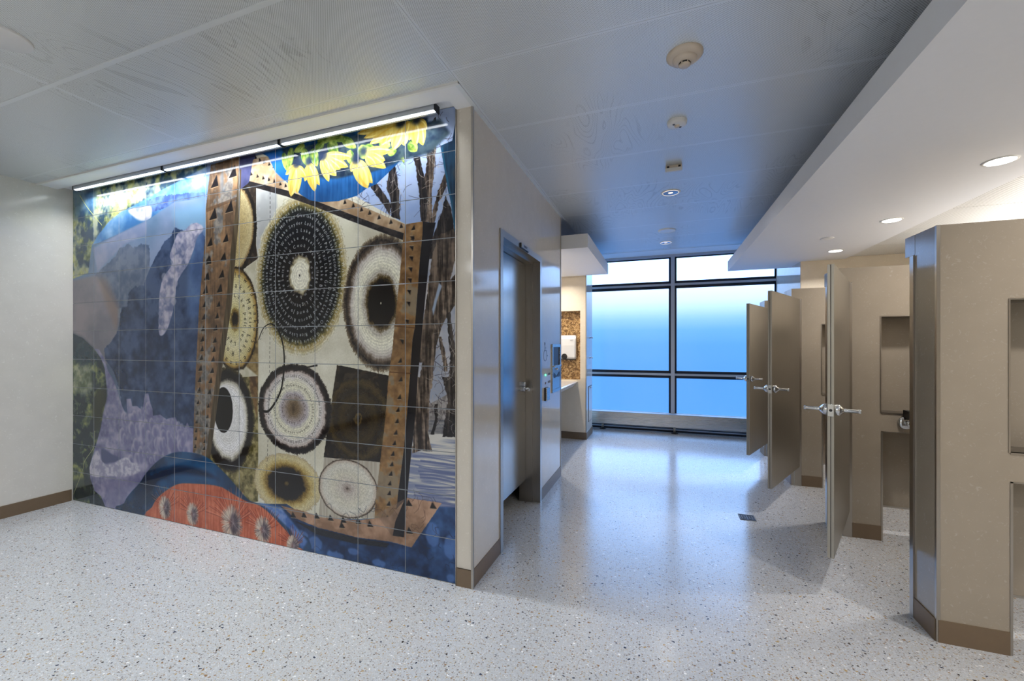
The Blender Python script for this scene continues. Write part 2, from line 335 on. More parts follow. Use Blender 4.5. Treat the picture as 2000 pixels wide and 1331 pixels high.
# ---- lettering: Blender's own font outlines turned into small coverage masks
_gl = {}
def glyph(ch):
    if ch in _gl: return _gl[ch]
    cu = bpy.data.curves.new('g', 'FONT'); cu.body = ch; cu.size = 1.0; cu.resolution_u = 3
    ob = bpy.data.objects.new('g', cu); me = bpy.data.meshes.new_from_object(ob)
    N = 56; bm = np.zeros((N, N), np.float32)
    gy, gx = np.mgrid[0:N, 0:N]; gx = (gx+.5)/N*1.2-.1; gy = (gy+.5)/N*1.2-.3
    adv = .3
    if len(me.vertices):
        co = np.array([v.co[:2] for v in me.vertices])
        for p in me.polygons:
            q = co[list(p.vertices)]; ins = np.ones((N, N), bool); insn = np.ones((N, N), bool)
            for i in range(len(q)):
                a = q[i]; b = q[(i+1) % len(q)]; cr = (b[0]-a[0])*(gy-a[1])-(b[1]-a[1])*(gx-a[0]); ins &= cr >= 0; insn &= cr <= 0
            bm[ins | insn] = 1
        adv = co[:, 0].max()+.07
    bpy.data.objects.remove(ob); bpy.data.curves.remove(cu); bpy.data.meshes.remove(me)
    _gl[ch] = (bm, adv, N); return _gl[ch]
def letter(ch, x, y, ang, h, c, al, sq=1.0):
    bm, adv, N = glyph(ch)
    if ch == ' ': return
    R = int(h*1.3)+2; x0 = max(0, int(x)-R); x1 = min(MW, int(x)+R); y0 = max(0, int(y)-R); y1 = min(MH, int(y)+R)
    if x1 <= x0 or y1 <= y0: return
    sl = (slice(y0, y1), slice(x0, x1)); m = 0; ca, sa = math.cos(ang), math.sin(ang)
    for ox, oy in ((.25, .25), (.75, .25), (.25, .75), (.75, .75)):
        dx = XX[sl]+ox-x; dy = YY[sl]+oy-y
        gx = (dx*ca+dy*sa)/(h*sq)+adv/2; gy = (-dx*sa+dy*ca)/h
        ix = ((gx+.1)/1.2*N).astype(int); iy = ((gy+.3)/1.2*N).astype(int)
        ok = (ix >= 0) & (ix < N) & (iy >= 0) & (iy < N)
        m = m+np.where(ok, bm[np.clip(iy, 0, N-1), np.clip(ix, 0, N-1)], 0)*.25
    put((sl, m.astype(np.float32)), c, al)
def ring_text(txt, cx, cy, rx, ry, h, c, start=200.0, al=1.0, fit=True, span=360.0, sq=.9):
    """clockwise, tops outward"""
    n = 720; th = [math.radians(start-span*i/n) for i in range(n+1)]
    pts = [(cx+rx*math.cos(t), cy+ry*math.sin(t)) for t in th]; cum = [0]
    for i in range(n): cum.append(cum[-1]+math.hypot(pts[i+1][0]-pts[i][0], pts[i+1][1]-pts[i][1]))
    w = [glyph(ch)[1]*h*sq for ch in txt]; k = cum[-1]/sum(w) if fit else 1.0
    s = 0
    for ch, ww in zip(txt, w):
        m = s+ww*k/2; s += ww*k
        if m > cum[-1]: break
        i = min(np.searchsorted(cum, m), n); i = max(1, i)
        a, b = pts[i-1], pts[i]; f = (m-cum[i-1])/max(1e-6, cum[i]-cum[i-1])
        letter(ch, a[0]+(b[0]-a[0])*f, a[1]+(b[1]-a[1])*f, math.atan2(b[1]-a[1], b[0]-a[0]), h, c, al, sq)

A_, KA = (100, 200), 3.3275; B_, KB = (100, 600), 2.8925; C_, KC = (380, 200), 4.437; D_, KD = (620, 180), 4.158
E_, KE = (380, 480), 4.437; F_, KF = (640, 460), 4.437; G_, KG = (380, 740), 3.327; H_, KH = (620, 740), 3.025; J_, KJ = (430, 700), 6.656; L_, KL = (490, 380), 4.16

def paint_mural():
    rs = np.random.RandomState(5)
    # --- left: lake, cloud and leaf pictures ------------------------------------------------------------------
    IM[:] = tex((88, 108, 140), (120, 138, 172), NB+NM*.3)
    # blurred foliage top left
    leaf = tex((48, 76, 100), (168, 176, 150), NM2*.9+NM*.5+NF*.1, -.2, .4)
    gm = np.clip((NM*.6+NW*.5+.05)*2.2, 0, 1)[..., None]; leaf = leaf*(1-gm*.55)+tex((120, 128, 48), (206, 206, 112), NF+NM*.4)*gm*.55
    area([(130, 560), (1010, 300), (1010, 440), (700, 590), (450, 720), (370, 790), (300, 875), (265, 935), (255, 1040), (245, 1110), (130, 1160)], leaf, A_, KA, blur=2)
    area([(130, 560), (300, 560), (290, 700), (150, 770)], tex((40, 80, 120), (88, 130, 165), NM), A_, KA, blur=14, al=.8)
    stroke(PP([(185, 605), (240, 690), (330, 800)], A_, KA), 3, (196, 200, 120))
    # blue curved bowl of sky
    area([(262, 935), (300, 870), (370, 780), (450, 715), (560, 660), (700, 580), (850, 500), (1010, 420), (1010, 610), (800, 665), (620, 770), (450, 850)],
         tex((60, 118, 175), (150, 186, 222), NB*.5+NM*.6), A_, KA, blur=1)
    area([(620, 640), (700, 610), (800, 600), (880, 590), (1005, 585), (1005, 625), (800, 665), (640, 720)], tex((72, 98, 160), (108, 140, 196), NW), A_, KA, rg=1.5)
    area([(500, 700), (560, 680), (640, 675), (655, 710), (640, 760), (580, 770), (530, 740)], tex((150, 160, 190), (205, 204, 210), NW), A_, KA, sm=True, blur=3)
    area([(840, 500), (1005, 420), (1005, 560), (900, 560)], tex((90, 140, 200), (170, 188, 210), NM+NW*.5), A_, KA, blur=5, al=.8)
    # pale sky behind the cloud banks
    area([(262, 938), (450, 850), (620, 768), (800, 650), (1012, 615), (1010, 1400), (120, 1400), (135, 1150), (240, 1110)], tex((98, 128, 160), (142, 160, 196), NB*.9+NM*.2), A_, KA, blur=1)
    area([(270, 950), (450, 850), (620, 770), (620, 860), (480, 920), (300, 1100)], tex((140, 150, 186), (166, 168, 196), NM), A_, KA, blur=4, al=.75)
    area([(780, 700), (1010, 640), (1005, 820), (830, 850)], (128, 178, 214), A_, KA, blur=16, al=.7)
    # cloud banks
    area([(285, 1120), (330, 1080), (420, 1000), (440, 950), (480, 935), (505, 915), (530, 945), (590, 922), (640, 925), (640, 1340), (290, 1340)], tex((84, 104, 136), (120, 134, 160), NM+NW*.4), A_, KA, rg=2, blur=1)
    area([(130, 1160), (275, 1125), (300, 1130), (430, 1340), (430, 1700), (120, 1700)], tex((128, 128, 142), (160, 152, 160), NB+NM*.4), A_, KA, blur=6)
    area([(300, 1120), (360, 1150), (450, 1345), (430, 1500), (360, 1330)], (150, 128, 120), A_, KA, blur=14, al=.7)
    dark = tex((34, 56, 92), (72, 96, 138), NM*.8+NW*.45+NB*.3)
    area([(560, 0), (400, 0), (385, 90), (370, 150), (330, 210), (300, 235), (305, 300), (345, 350), (365, 400), (385, 470), (400, 560), (425, 612), (600, 700), (850, 720), (850, -120), (640, -120)], dark, B_, KB, rg=1.5, blur=1)
    area([(490, 1340), (505, 1240), (545, 1195), (600, 1195), (640, 1080), (690, 985), (735, 905), (780, 870), (800, 815), (850, 830), (870, 830), (980, 830), (1000, 900), (980, 1380), (480, 1400)], dark, A_, KA, rg=2, blur=1)
    area([(900, 840), (1000, 830), (985, 1100), (960, 1400), (880, 1400), (890, 1100)], tex((66, 98, 152), (96, 128, 178), NM), A_, KA, blur=10, al=.85)
    area([(700, 1500), (700, 1300), (715, 1180), (740, 1120), (770, 1080), (790, 1040), (770, 1000), (800, 905), (825, 850), (870, 830), (900, 800), (940, 783), (975, 800), (985, 830), (950, 880), (925, 960), (890, 1050), (850, 1110), (815, 1180), (805, 1280), (780, 1400), (740, 1500)],
         tex((112, 122, 158), (190, 186, 208), NW+NM*.3), A_, KA, sm=True, rg=1.2, blur=1)
    for i in range(60):
        t = rs.rand(); ax = np.interp(t, [0, .3, .6, 1], [930, 860, 780, 745])+rs.normal()*20; ay = np.interp(t, [0, .3, .6, 1], [810, 930, 1080, 1400])+rs.normal()*16
        p = _P(A_[0]+ax/KA, A_[1]+ay/KA); w = rs.uniform(6, 17)
        put(fill(rough([(p[0]+w*math.cos(q/10*6.283), p[1]+w*math.sin(q/10*6.283)) for q in range(10)], 1), 2), (206, 200, 214) if i % 3 else (110, 118, 156), .5)
    area([(560, 1130), (600, 1120), (612, 1320), (580, 1340)], tex((60, 84, 120), (96, 116, 150), NW), A_, KA, blur=8, al=.6)
    for bx, by, s_ in ((320, 250, 16), (350, 235, 18), (480, 210, 22), (540, 420, 26), (440, 150, 30), (620, 330, 26), (700, 200, 34), (720, 430, 30)):
        p = _P(B_[0]+bx/KB, B_[1]+by/KB); k = s_/2
        put(fill([(p[0]+k*math.cos(t/10*6.283)*1.0, p[1]+k*1.6*math.sin(t/10*6.283)) for t in range(10)], 9), (96, 116, 158), .45)
    # lilac ice field with spikes
    ice = tex((110, 112, 154), (172, 170, 200), NW*.45+NM*.8)
    top = [(270, 240), (300, 290), (320, 360), (350, 410), (375, 480), (400, 560), (432, 625), (425, 520), (450, 518), (458, 560), (485, 560), (515, 585), (520, 560), (530, 490), (548, 488), (560, 545), (572, 575), (575, 615), (615, 608), (650, 635), (668, 628), (700, 622), (722, 668), (755, 682), (768, 652), (782, 682), (802, 685)]
    area(top+[(802, 825), (720, 820), (640, 850), (560, 910), (500, 990), (430, 1080), (405, 1150), (310, 1140), (280, 1070), (240, 1040), (205, 960), (235, 850), (262, 740), (290, 600), (318, 500), (308, 400), (296, 320), (240, 235)], ice, B_, KB, blur=1)
    rs = np.random.RandomState(5)
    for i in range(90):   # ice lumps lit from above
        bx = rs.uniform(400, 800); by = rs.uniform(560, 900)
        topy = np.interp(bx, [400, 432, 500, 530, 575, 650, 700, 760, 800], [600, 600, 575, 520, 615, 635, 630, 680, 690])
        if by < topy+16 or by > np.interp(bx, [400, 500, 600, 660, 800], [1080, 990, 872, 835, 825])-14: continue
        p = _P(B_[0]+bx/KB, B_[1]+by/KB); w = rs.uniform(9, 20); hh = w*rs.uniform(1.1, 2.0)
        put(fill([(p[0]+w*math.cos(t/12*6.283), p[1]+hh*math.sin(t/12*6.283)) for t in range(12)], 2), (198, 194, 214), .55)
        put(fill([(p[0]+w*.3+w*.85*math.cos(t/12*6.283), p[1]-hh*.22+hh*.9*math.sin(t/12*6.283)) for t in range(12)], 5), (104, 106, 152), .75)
    area([(285, 800), (340, 830), (395, 860), (340, 880), (290, 878)], (88, 98, 142), B_, KB, sm=True, blur=3)
    area([(235, 845), (262, 812), (285, 870), (330, 890), (420, 850), (455, 880), (485, 885), (500, 930), (420, 960), (330, 955), (250, 960), (215, 930)], tex((160, 160, 190), (205, 202, 220), NF+NW*.5), B_, KB, sm=True, blur=2)
    area([(300, 1000), (520, 935), (440, 1075), (400, 1150), (320, 1140)], (134, 134, 172), B_, KB, blur=8, al=.6)
    # leaf silhouettes at the left edge
    lf = tex((34, 56, 70), (150, 158, 100), NM*.6+NW*.5+NF*.25, -.2, .75)
    curve = [(100, 140), (180, 178), (240, 235), (280, 290), (302, 350), (312, 450), (312, 520), (292, 600), (280, 680), (258, 760), (230, 850), (215, 905), (220, 970), (245, 1040), (280, 1070), (312, 1150), (100, 1150)]
    area(curve, lf, B_, KB, blur=1)
    area([(100, 140), (180, 178), (240, 235), (280, 300), (200, 330), (110, 300)], (44, 72, 90), B_, KB, blur=8, al=.85)
    area([(120, 320), (230, 340), (235, 470), (180, 500), (120, 480)], tex((120, 134, 92), (196, 200, 170), NW), B_, KB, blur=10, al=.75)
    area([(255, 470), (312, 450), (312, 520), (290, 600), (270, 690), (240, 700), (230, 560)], (52, 58, 40), B_, KB, blur=7, al=.8)
    area([(110, 980), (215, 960), (240, 1040), (200, 1090), (110, 1090)], (40, 58, 70), B_, KB, blur=6, al=.7)
    stroke(PP([(125, 1060), (175, 930), (190, 870), (240, 790), (245, 700)], B_, KB), 3, (176, 178, 120))
    stroke(PP([(120, 410), (165, 400), (240, 330)], B_, KB), 2, (150, 160, 110), al=.7)
    # --- cream ground behind the wood slices ---------------------------------------------------------------
    cream = tex((196, 192, 172), (222, 220, 204), NM*.5+NB*.4+NG*.15)
    area([(475, 310), (893, 215), (893, 1000), (700, 1015), (400, 1000), (400, 880), (440, 600)], cream)
    area([(499, 366), (540, 370), (545, 480), (508, 520), (500, 480)], tex((170, 172, 172), (200, 200, 198), NM), blur=3)
    area([(668, 435), (690, 440), (690, 600), (668, 640), (650, 520)], (214, 212, 190), blur=10, al=.8)
    area([(690, 430), (792, 470), (790, 520), (720, 480)], (176, 168, 150), blur=8, al=.5)
    # lower-left wood behind the black eye
    area([(440, 700), (504, 700), (504, 980), (470, 985), (400, 900)], tex((84, 78, 40), (164, 152, 104), NF*.7+NW*.6), blur=1)
    area([(486, 700), (504, 704), (502, 820), (488, 760)], tex((84, 60, 36), (130, 100, 60), NF), blur=2)
    # tan slice behind the left steel bar
    c = area([(465, 300), (500, 366), (500, 480), (504, 505), (455, 540), (440, 600)], tex((52, 44, 38), (70, 58, 46), NF))
    c = fill(PP([(455, 330), (505, 360), (505, 520), (450, 530)]))
    slice_(ell(452, 432, 402, 499, 352, 540), [(0, (186, 168, 120)), (.5, (178, 158, 108)), (.84, (196, 180, 134)), (.9, (150, 124, 80)), (.94, (40, 34, 30)), (1.0, (30, 26, 24)), (1.1, (96, 82, 58))], clip=c, rmax=1.05, fuzz=.01)
    area([(503, 360), (499, 367), (500, 470), (506, 500), (514, 470)], (58, 54, 52), al=.0)
    # --- wood slices -----------------------------------------------------------------------------------
    # lettered left slice
    area([(504, 505), (455, 545), (430, 640), (436, 740), (504, 735)], tex((190, 184, 160), (208, 204, 184), NW))
    area([(470, 700), (504, 640), (504, 735), (480, 715)], tex((110, 90, 52), (156, 132, 84), NF), blur=2)
    e3 = ell(460.5, 620, 414.5, 505, 520.5, 728)
    slice_(e3, [(0, (24, 20, 16)), (.1, (30, 22, 16)), (.17, (140, 116, 56)), (.25, (206, 196, 142)), (.5, (216, 210, 174)), (.8, (204, 190, 134)), (.9, (170, 138, 70)), (.95, (60, 46, 28)), (1.0, (34, 28, 24))], rays=.015, seedk=3)
    dk = (44, 40, 34)
    ring_text('Idlewild Lake Smetana Lake Pond L', e3[0], e3[1], e3[2]*.80, e3[3]*.80, 26, dk, start=115)
    ring_text('Lake Martin Lake Round Lake on ', e3[0], e3[1], e3[2]*.60, e3[3]*.60, 26, dk, start=110)
    ring_text('Lake pelt ier Lake Garden ', e3[0], e3[1], e3[2]*.40, e3[3]*.42, 23, dk, start=100)
    # black eye slice
    e4 = ell(439, 812, 397, 497, 716, 925)
    slice_(e4, [(0, (224, 224, 226)), (.42, (222, 222, 222)), (.55, (232, 232, 236)), (.66, (224, 222, 218)), (.72, (180, 176, 160)), (.78, (44, 40, 40)), (.9, (28, 26, 28)), (.97, (76, 68, 44)), (1.05, (120, 112, 70))], seedk=4, rays=.03)
    eb = ell(437, 803, 418, 454.5, 757, 846); put(fill(rough([(eb[0]+eb[2]*1.12*math.cos(t/60*6.283), eb[1]+eb[3]*1.1*math.sin(t/60*6.283)) for t in range(60)], 2), 3), (226, 226, 228))
    put(fill(rough([(eb[0]+eb[2]*math.cos(t/60*6.283), eb[1]+eb[3]*math.sin(t/60*6.283)) for t in range(60)], 1), 1), (20, 18, 20))
    # great black slice with white lettering
    e1 = ell(591.5, 553, 506, 672, 392, 684)
    slice_(e1, [(0, (224, 222, 206)), (.2, (222, 220, 200)), (.24, (150, 140, 110)), (.28, (30, 26, 28)), (.5, (20, 20, 26)), (.84, (24, 26, 32)), (.9, (58, 58, 40)), (.95, (128, 116, 66)), (1.0, (176, 160, 112)), (1.08, (206, 202, 180))], seedk=1, rays=.02, fuzz=.025, rmax=1.1)
    put(fill([(e1[0]+3*math.cos(t), e1[1]+5*math.sin(t)) for t in range(6)]), (40, 36, 34))
    wt = (214, 220, 222)
    rings = [('Lake Nokomis Lake Hiawatha Lake  Twin Lake Sweeney Lake With Lake Cedar Lake  Silver Lake Poplar Lake Hutton Pond ', .955, 17, 190),
             ('Idlewild Lake Smetana Lake Tierney\'s McCarrons Bennett Lake Josephine Lake Gervais Lake Silver Lake Independence Lake ', .875, 17, 168),
             ('Wallo Pond Edina Mill Pond Glen lake The Rapids Lake Decola Pond A Eagle Lake Owasso  Rice Lake Weaver Lake Nine Mile Lake ', .785, 17, 172),
             ('Overlook Lake Snyder Lake Wolfe Park Lake Holy Dutch Lake Fish Lake Saunders Lake Hogback Ridge ', .685, 17, 165),
             ('Lake Isaac Walton 2 Lake Whale Tail Lake Grimes Pond North Rice Langdon Lake ', .585, 17, 180),
             ('Pond Bush Lake Ancel\'s Glen Lake Barthel\'s Pond Jo Pond Haeg ', .485, 17, 180),
             ('Smith Pond Cook Lake College Pond Lightning Lake ', .385, 17, 190),
             ('Hutton Pond Sembers Lake ', .275, 15, 150)]
    for tx, r, h, st in rings: ring_text(tx, e1[0], e1[1], e1[2]*r, e1[3]*r, h, wt, start=st, al=.9)
    # right slice
    e2 = ell(748, 600, 671.5, 822, 461, 724)
    slice_(e2, [(0, (18, 16, 16)), (.33, (20, 16, 16)), (.39, (96, 80, 50)), (.45, (176, 170, 160)), (.56, (218, 216, 196)), (.68, (222, 220, 204)), (.8, (184, 176, 170)), (.87, (92, 78, 64)), (.93, (40, 34, 34)), (1.0, (110, 96, 76)), (1.06, (190, 182, 156))], seedk=2, rays=.035, rmax=1.04)
    put(fill([(e2[0]+2*math.cos(t), e2[1]+4*math.sin(t)) for t in range(6)]), (220, 216, 190))
    # dark square slice
    q = PP([(658, 713), (764, 735), (744, 905), (632, 893.5)])
    f7 = fill(rough(q, .5)); put(f7, tex((26, 22, 22), (58, 48, 38), NF))
    e7 = ell(708, 821, 636, 766, 736, 905)
    slice_(e7, [(0, (120, 100, 60)), (.06, (40, 34, 26)), (.12, (104, 84, 44)), (.16, (38, 30, 24)), (.5, (66, 54, 32)), (.7, (44, 36, 28)), (.86, (78, 64, 36)), (1.0, (36, 30, 28))], seedk=7, clip=f7, rays=.05, fuzz=.05)
    for k in range(40):
        a = rs.uniform(0, 6.28); x = e7[0]+rs.normal()*e7[2]*.4; y = e7[1]+rs.normal()*e7[3]*.4; l = rs.uniform(10, 40)
        stroke([(x, y), (x+l*math.cos(a), y+l*math.sin(a))], 1.0, (110, 92, 56), sm=False, al=.35)
    # middle pale slice with dark bark
    e5 = ell(575, 799, 503.6, 648, 710.5, 888.5)
    slice_(e5, [(0, (92, 74, 52)), (.14, (120, 102, 78)), (.26, (156, 144, 140)), (.36, (178, 172, 178)), (.45, (214, 212, 190)), (.6, (218, 216, 196)), (.72, (206, 202, 202)), (.82, (190, 178, 172)), (.86, (60, 50, 48)), (.93, (26, 24, 28)), (.98, (60, 54, 50))], seedk=5, rays=.022)
    put(fill([(e5[0]+2*math.cos(t), e5[1]+26*math.sin(t)) for t in range(6)], 3), (40, 32, 26), .8)
    ring_text('Byron Lake Crystal Lake Sweeney Lake With Lake Spider Lake Lake of the Isles Lake Calhoun Lake Twin Lake ', e5[0], e5[1], e5[2]*.68, e5[3]*.7, 15, (92, 88, 84), start=118)
    ring_text('Lake McCarrons Bennett Lake Lake Nokomis Lake Hiawatha Lake Como ', e5[0], e5[1], e5[2]*.50, e5[3]*.5, 15, (96, 92, 86), start=140)
    ring_text('Gervais Lake Silver Lake Owasso ', e5[0], e5[1], e5[2]*.29, e5[3]*.29, 13, (84, 76, 76), start=130)
    # lower tan slice with a black heart
    e6 = ell(556, 944, 496, 628, 886, 1003)
    f6 = fill(PP([(490, 880), (632, 893), (622, 1005), (490, 985)]))
    slice_(e6, [(0, (110, 90, 40)), (.08, (40, 32, 24)), (.14, (24, 20, 22)), (.5, (28, 24, 24)), (.58, (120, 96, 40)), (.7, (182, 160, 96)), (.85, (202, 190, 146)), (.97, (190, 176, 136)), (1.0, (120, 100, 70))], seedk=6, clip=f6, rays=.05, fuzz=.03)
    # bottom right pale slice
    area([(633, 894), (742, 903), (735, 1012), (622, 1014)], tex((168, 160, 146), (186, 180, 166), NV))
    e8 = ell(680, 955, 621.6, 738.3, 898, 1013.7)
    slice_(e8, [(0, (60, 46, 40)), (.05, (150, 138, 130)), (.2, (190, 182, 174)), (.5, (200, 196, 180)), (.8, (204, 202, 192)), (.93, (188, 176, 162)), (.97, (70, 56, 46)), (1.0, (60, 50, 44))], seedk=8, rays=.012, fuzz=.01)
    # pen arc and dashed construction lines
    stroke(PP([(505, 664), (514, 642), (527, 633), (538, 638), (547, 654), (553.5, 680), (555, 716), (551, 752), (545, 772), (534, 792), (523, 804), (512, 803)]), 3, (22, 20, 22), w1=9)
    a5 = PP([(509, 664), (516, 646), (528, 636), (541, 641), (550, 656), (556.5, 682), (558, 716), (554, 752), (547, 776), (536, 797), (524, 809), (512, 808)]); a5 = smooth(a5, 5, False)
    for i in range(0, len(a5)-2, 3): stroke([a5[i], a5[i+1]], 1.6, (40, 38, 38), sm=False)
    dl = [(527.5, 375), (527.5, 640), (526, 760), (522, 895), (520, 930)]
    dp = PP(dl)
    for i in range(len(dp)-1):
        L = math.hypot(dp[i+1][0]-dp[i][0], dp[i+1][1]-dp[i][1]); n = int(L/16)
        for j in range(n):
            t0 = j/n; t1 = (j+.6)/n
            stroke([(dp[i][0]+(dp[i+1][0]-dp[i][0])*t, dp[i][1]+(dp[i+1][1]-dp[i][1])*t) for t in (t0, t1)], 2.2 if i == 0 else 1.5, (48, 46, 50), sm=False)
    stroke(PP([(575, 725), (600, 718), (620, 714)]), 4, (30, 28, 30), w1=6)
    # --- steel bars with punched holes --------------------------------------------------------------------
    rust = tex((96, 76, 58), (158, 122, 88), NV*.35+NM*.7+NF*.25)
    pm = np.clip((NM2+NW*.5-.15)*2.5, 0, 1)[..., None]*.6; rust = rust*(1-pm)+tex((96, 108, 120), (150, 156, 160), NF)*pm
    rustb = tex((110, 80, 48), (168, 130, 84), NM*.6+NF*.35+NW*.3); pb = np.clip((NM+NW*.6-.35)*3, 0, 1)[..., None]*.5; rustb = rustb*(1-pb)+col(118, 122, 120)*pb
    hole = (26, 22, 24)
    def tri(u, v, s, flip=1, w=1.0, lean=.3):
        x, y = _P(u, v)
        put(fill([(x-s*.55*w, y-s*.55*flip), (x+s*.6*w, y-s*.45*flip), (x+s*lean, y+s*.75*flip)], 1), hole)
        stroke([(x-s*.6*w, y-s*.62*flip), (x+s*.6*w, y-s*.5*flip)], 2, (204, 176, 140), sm=False, al=.6)
    # left bar
    area([(466.6, 311), (475, 300), (500, 297), (487, 356), (470, 370)], tex((54, 58, 96), (86, 86, 120), NM))
    area([(409, 344), (412, 322), (469, 305), (466.6, 330), (465, 400), (456, 485), (445.6, 600), (432, 690), (421.5, 766), (404.2, 894), (376.6, 884), (380, 773), (383.5, 703.7), (388.7, 600), (396, 515), (402, 449), (402, 408)], rust, rg=.4)
    area([(402, 408), (466, 383), (465, 389), (403, 415)], (92, 66, 44), al=.6)
    area([(466, 330), (471, 331), (469, 400), (461, 490), (452, 600), (438, 690), (428, 766), (410, 898), (402, 893), (418, 766), (428, 690), (441, 600), (451, 485), (461, 400)], tex((74, 62, 46), (104, 90, 66), NV))
    Lh = [(A_, KA, [(1060, 520), (1178, 455), (1050, 730), (1155, 682), (1030, 912), (1132, 885), (1022, 1030), (1118, 1008), (1010, 1135), (1105, 1120), (1000, 1222), (1093, 1212)], 26),
          (E_, KE, [(115, 115), (240, 105), (98, 275), (232, 255), (95, 395), (217, 385), (82, 515), (205, 510), (77, 622), (192, 612), (70, 722), (180, 716), (66, 812), (172, 822), (62, 897), (165, 903), (56, 972), (156, 987), (48, 1066), (150, 1085), (41, 1165), (136, 1172), (36, 1256), (126, 1272)], 18),
          (B_, KB, [(835, 468), (893, 482), (828, 540), (886, 560), (824, 600), (881, 620), (820, 650), (876, 670), (817, 700), (870, 712), (815, 745), (866, 760), (812, 790), (862, 800)], 13)]
    for o, k, hs, s in Lh:
        for i, (x, y) in enumerate(hs):
            ss = s*(1.35 if (o == A_ and i < 4) else 1); tri(o[0]+x/k, o[1]+y/k, ss*1.0, lean=.35)
    area([(429, 345), (436, 330), (438, 370), (430, 392)], (110, 130, 150), blur=4, al=.5)
    # sky and trees on the right edge
    sky = tex((132, 158, 206), (178, 192, 222), NB*.4+NM*.4)
    area([(688, 380), (700, 300), (800, 230), (860, 200), (893, 205), (893, 470), (840, 520), (826, 440), (790, 437)], sky)
    area([(800, 500), (893, 440), (893, 860), (800, 860)], tex((150, 158, 176), (188, 186, 190), NM))
    area([(820, 800), (893, 760), (893, 860), (800, 870)], tex((96, 88, 84), (160, 154, 150), NF), al=.8)
    area([(826, 852), (893, 848), (893, 820), (835, 822)], tex((70, 80, 96), (150, 150, 152), NH_), al=.6)
    snow = tex((128, 138, 168), (204, 202, 196), NH_*.6+NB*.4, -.35, .3)
    area([(795, 852), (893, 846), (893, 1010), (795, 1010)], snow)
    for i in range(16):
        v = 885+i*7+rs.uniform(-2, 2); a0 = 806+rs.uniform(0, 20)
        stroke(PP([(a0, v), (a0+30, v+4+rs.uniform(-3, 3)), (893, v+9+rs.uniform(-7, 5))]), rs.uniform(2, 7), (84, 98, 148), al=.65)
    bark = tex((44, 36, 34), (150, 132, 116), NV*.9+NF*.35, -.45, .8); barkd = tex((26, 24, 30), (84, 76, 72), NV+NF*.3, -.3, .8)
    area([(640, 470), (620, 560), (650, 700), (665, 850), (670, 1040), (600, 1010), (590, 860), (560, 780), (585, 600)], barkd, D_, KD, rg=1)
    area([(430, 770), (480, 740), (560, 850), (600, 920), (585, 1000), (540, 920)], barkd, D_, KD, rg=1)
    area([(905, 270), (962, 200), (970, 330), (955, 560), (930, 800), (930, 1060), (850, 1060), (830, 940), (860, 760), (885, 600), (890, 400)], bark, D_, KD, rg=1)
    area([(780, 520), (830, 520), (870, 700), (900, 860), (880, 1050), (838, 1050), (830, 860), (800, 640)], barkd, D_, KD, rg=1)
    area([(1035, 650), (1050, 760), (990, 880), (950, 1060), (925, 1060), (935, 960), (975, 820)], bark, D_, KD, rg=1)
    area([(1040, 840), (1090, 960), (1110, 1140), (1040, 1330), (900, 1360), (935, 1180), (1000, 1000)], barkd, D_, KD, rg=1)
    area([(860, 1060), (960, 1060), (905, 1331), (850, 1331)], (24, 24, 34), D_, KD)
    # lower trees: lean from upper right to the ground
    area([(1130, 100), (1060, 400), (1000, 560), (930, 760), (905, 900), (870, 1100), (790, 1100), (800, 900), (850, 600), (900, 200), (960, 0), (1100, -60)], tex((48, 40, 38), (128, 112, 98), NV+NF*.4, -.5, .8), F_, KF, rg=1)
    area([(1110, 330), (1130, 560), (1000, 760), (940, 960), (900, 1331), (775, 1331), (820, 1100), (860, 900), (940, 700), (1030, 420)], bark, F_, KF, rg=1)
    area([(965, 410), (990, 440), (950, 560), (915, 700), (905, 640)], (150, 166, 190), F_, KF, blur=1)
    area([(1030, 680), (1060, 660), (1090, 900), (1120, 1050), (1120, 1331), (1050, 1331), (1060, 1050)], barkd, F_, KF, rg=1)
    area([(960, 880), (985, 880), (1030, 1080), (1040, 1180), (1010, 1180)], bark, F_, KF, rg=1)
    area([(588, -10), (672, -10), (660, 160), (655, 330), (678, 432), (610, 425), (560, 442), (575, 200)], bark, H_, KH, rg=1)
    area([(735, -10), (830, -10), (828, 200), (812, 320), (825, 345), (738, 345), (752, 240), (770, 120)], barkd, H_, KH, rg=1)
    area([(690, 150), (712, 150), (712, 240), (690, 330), (668, 330), (695, 240)], barkd, H_, KH, rg=1)
    for i in range(300):   # twigs
        reg = i % 3
        if reg == 0: u, v = rs.uniform(690, 800), rs.uniform(310, 425)
        elif reg == 1: u, v = rs.uniform(826, 890), rs.uniform(225, 420)
        else: u, v = rs.uniform(845, 890), rs.uniform(640, 840)
        p = _P(u, v); a = rs.uniform(0, 6.28); l = rs.uniform(14, 50); b = a+rs.uniform(-.9, .9)
        stroke([p, (p[0]+l*.5*math.cos(a), p[1]+l*.5*math.sin(a)), (p[0]+l*.5*math.cos(a)+l*.5*math.cos(b), p[1]+l*.5*math.sin(a)+l*.5*math.sin(b))], rs.uniform(.9, 2.0), (52, 46, 56) if rs.rand() < .6 else (176, 168, 160), al=.7)
    # dark blue shape at upper right corner
    area([(1002, 435), (1095, 395), (1115, 280), (1132, 200), (1140, 200), (1140, 1200), (1118, 1160), (1085, 900), (1060, 800), (1020, 560)], tex((18, 34, 58), (30, 74, 106), NV*.5+NM*.5), D_, KD)
    stroke(PP([(1010, 450), (1040, 640), (1090, 900), (1120, 1130)], D_, KD), 6, (30, 96, 130), al=.8)
    area([(1100, 640), (1134, 600), (1134, 700), (1110, 700)], (96, 84, 78), D_, KD, blur=6, al=.6)
    # sloping top bar
    area([(487, 310), (600, 285), (600, 420), (487, 356)], (60, 60, 74), al=0)
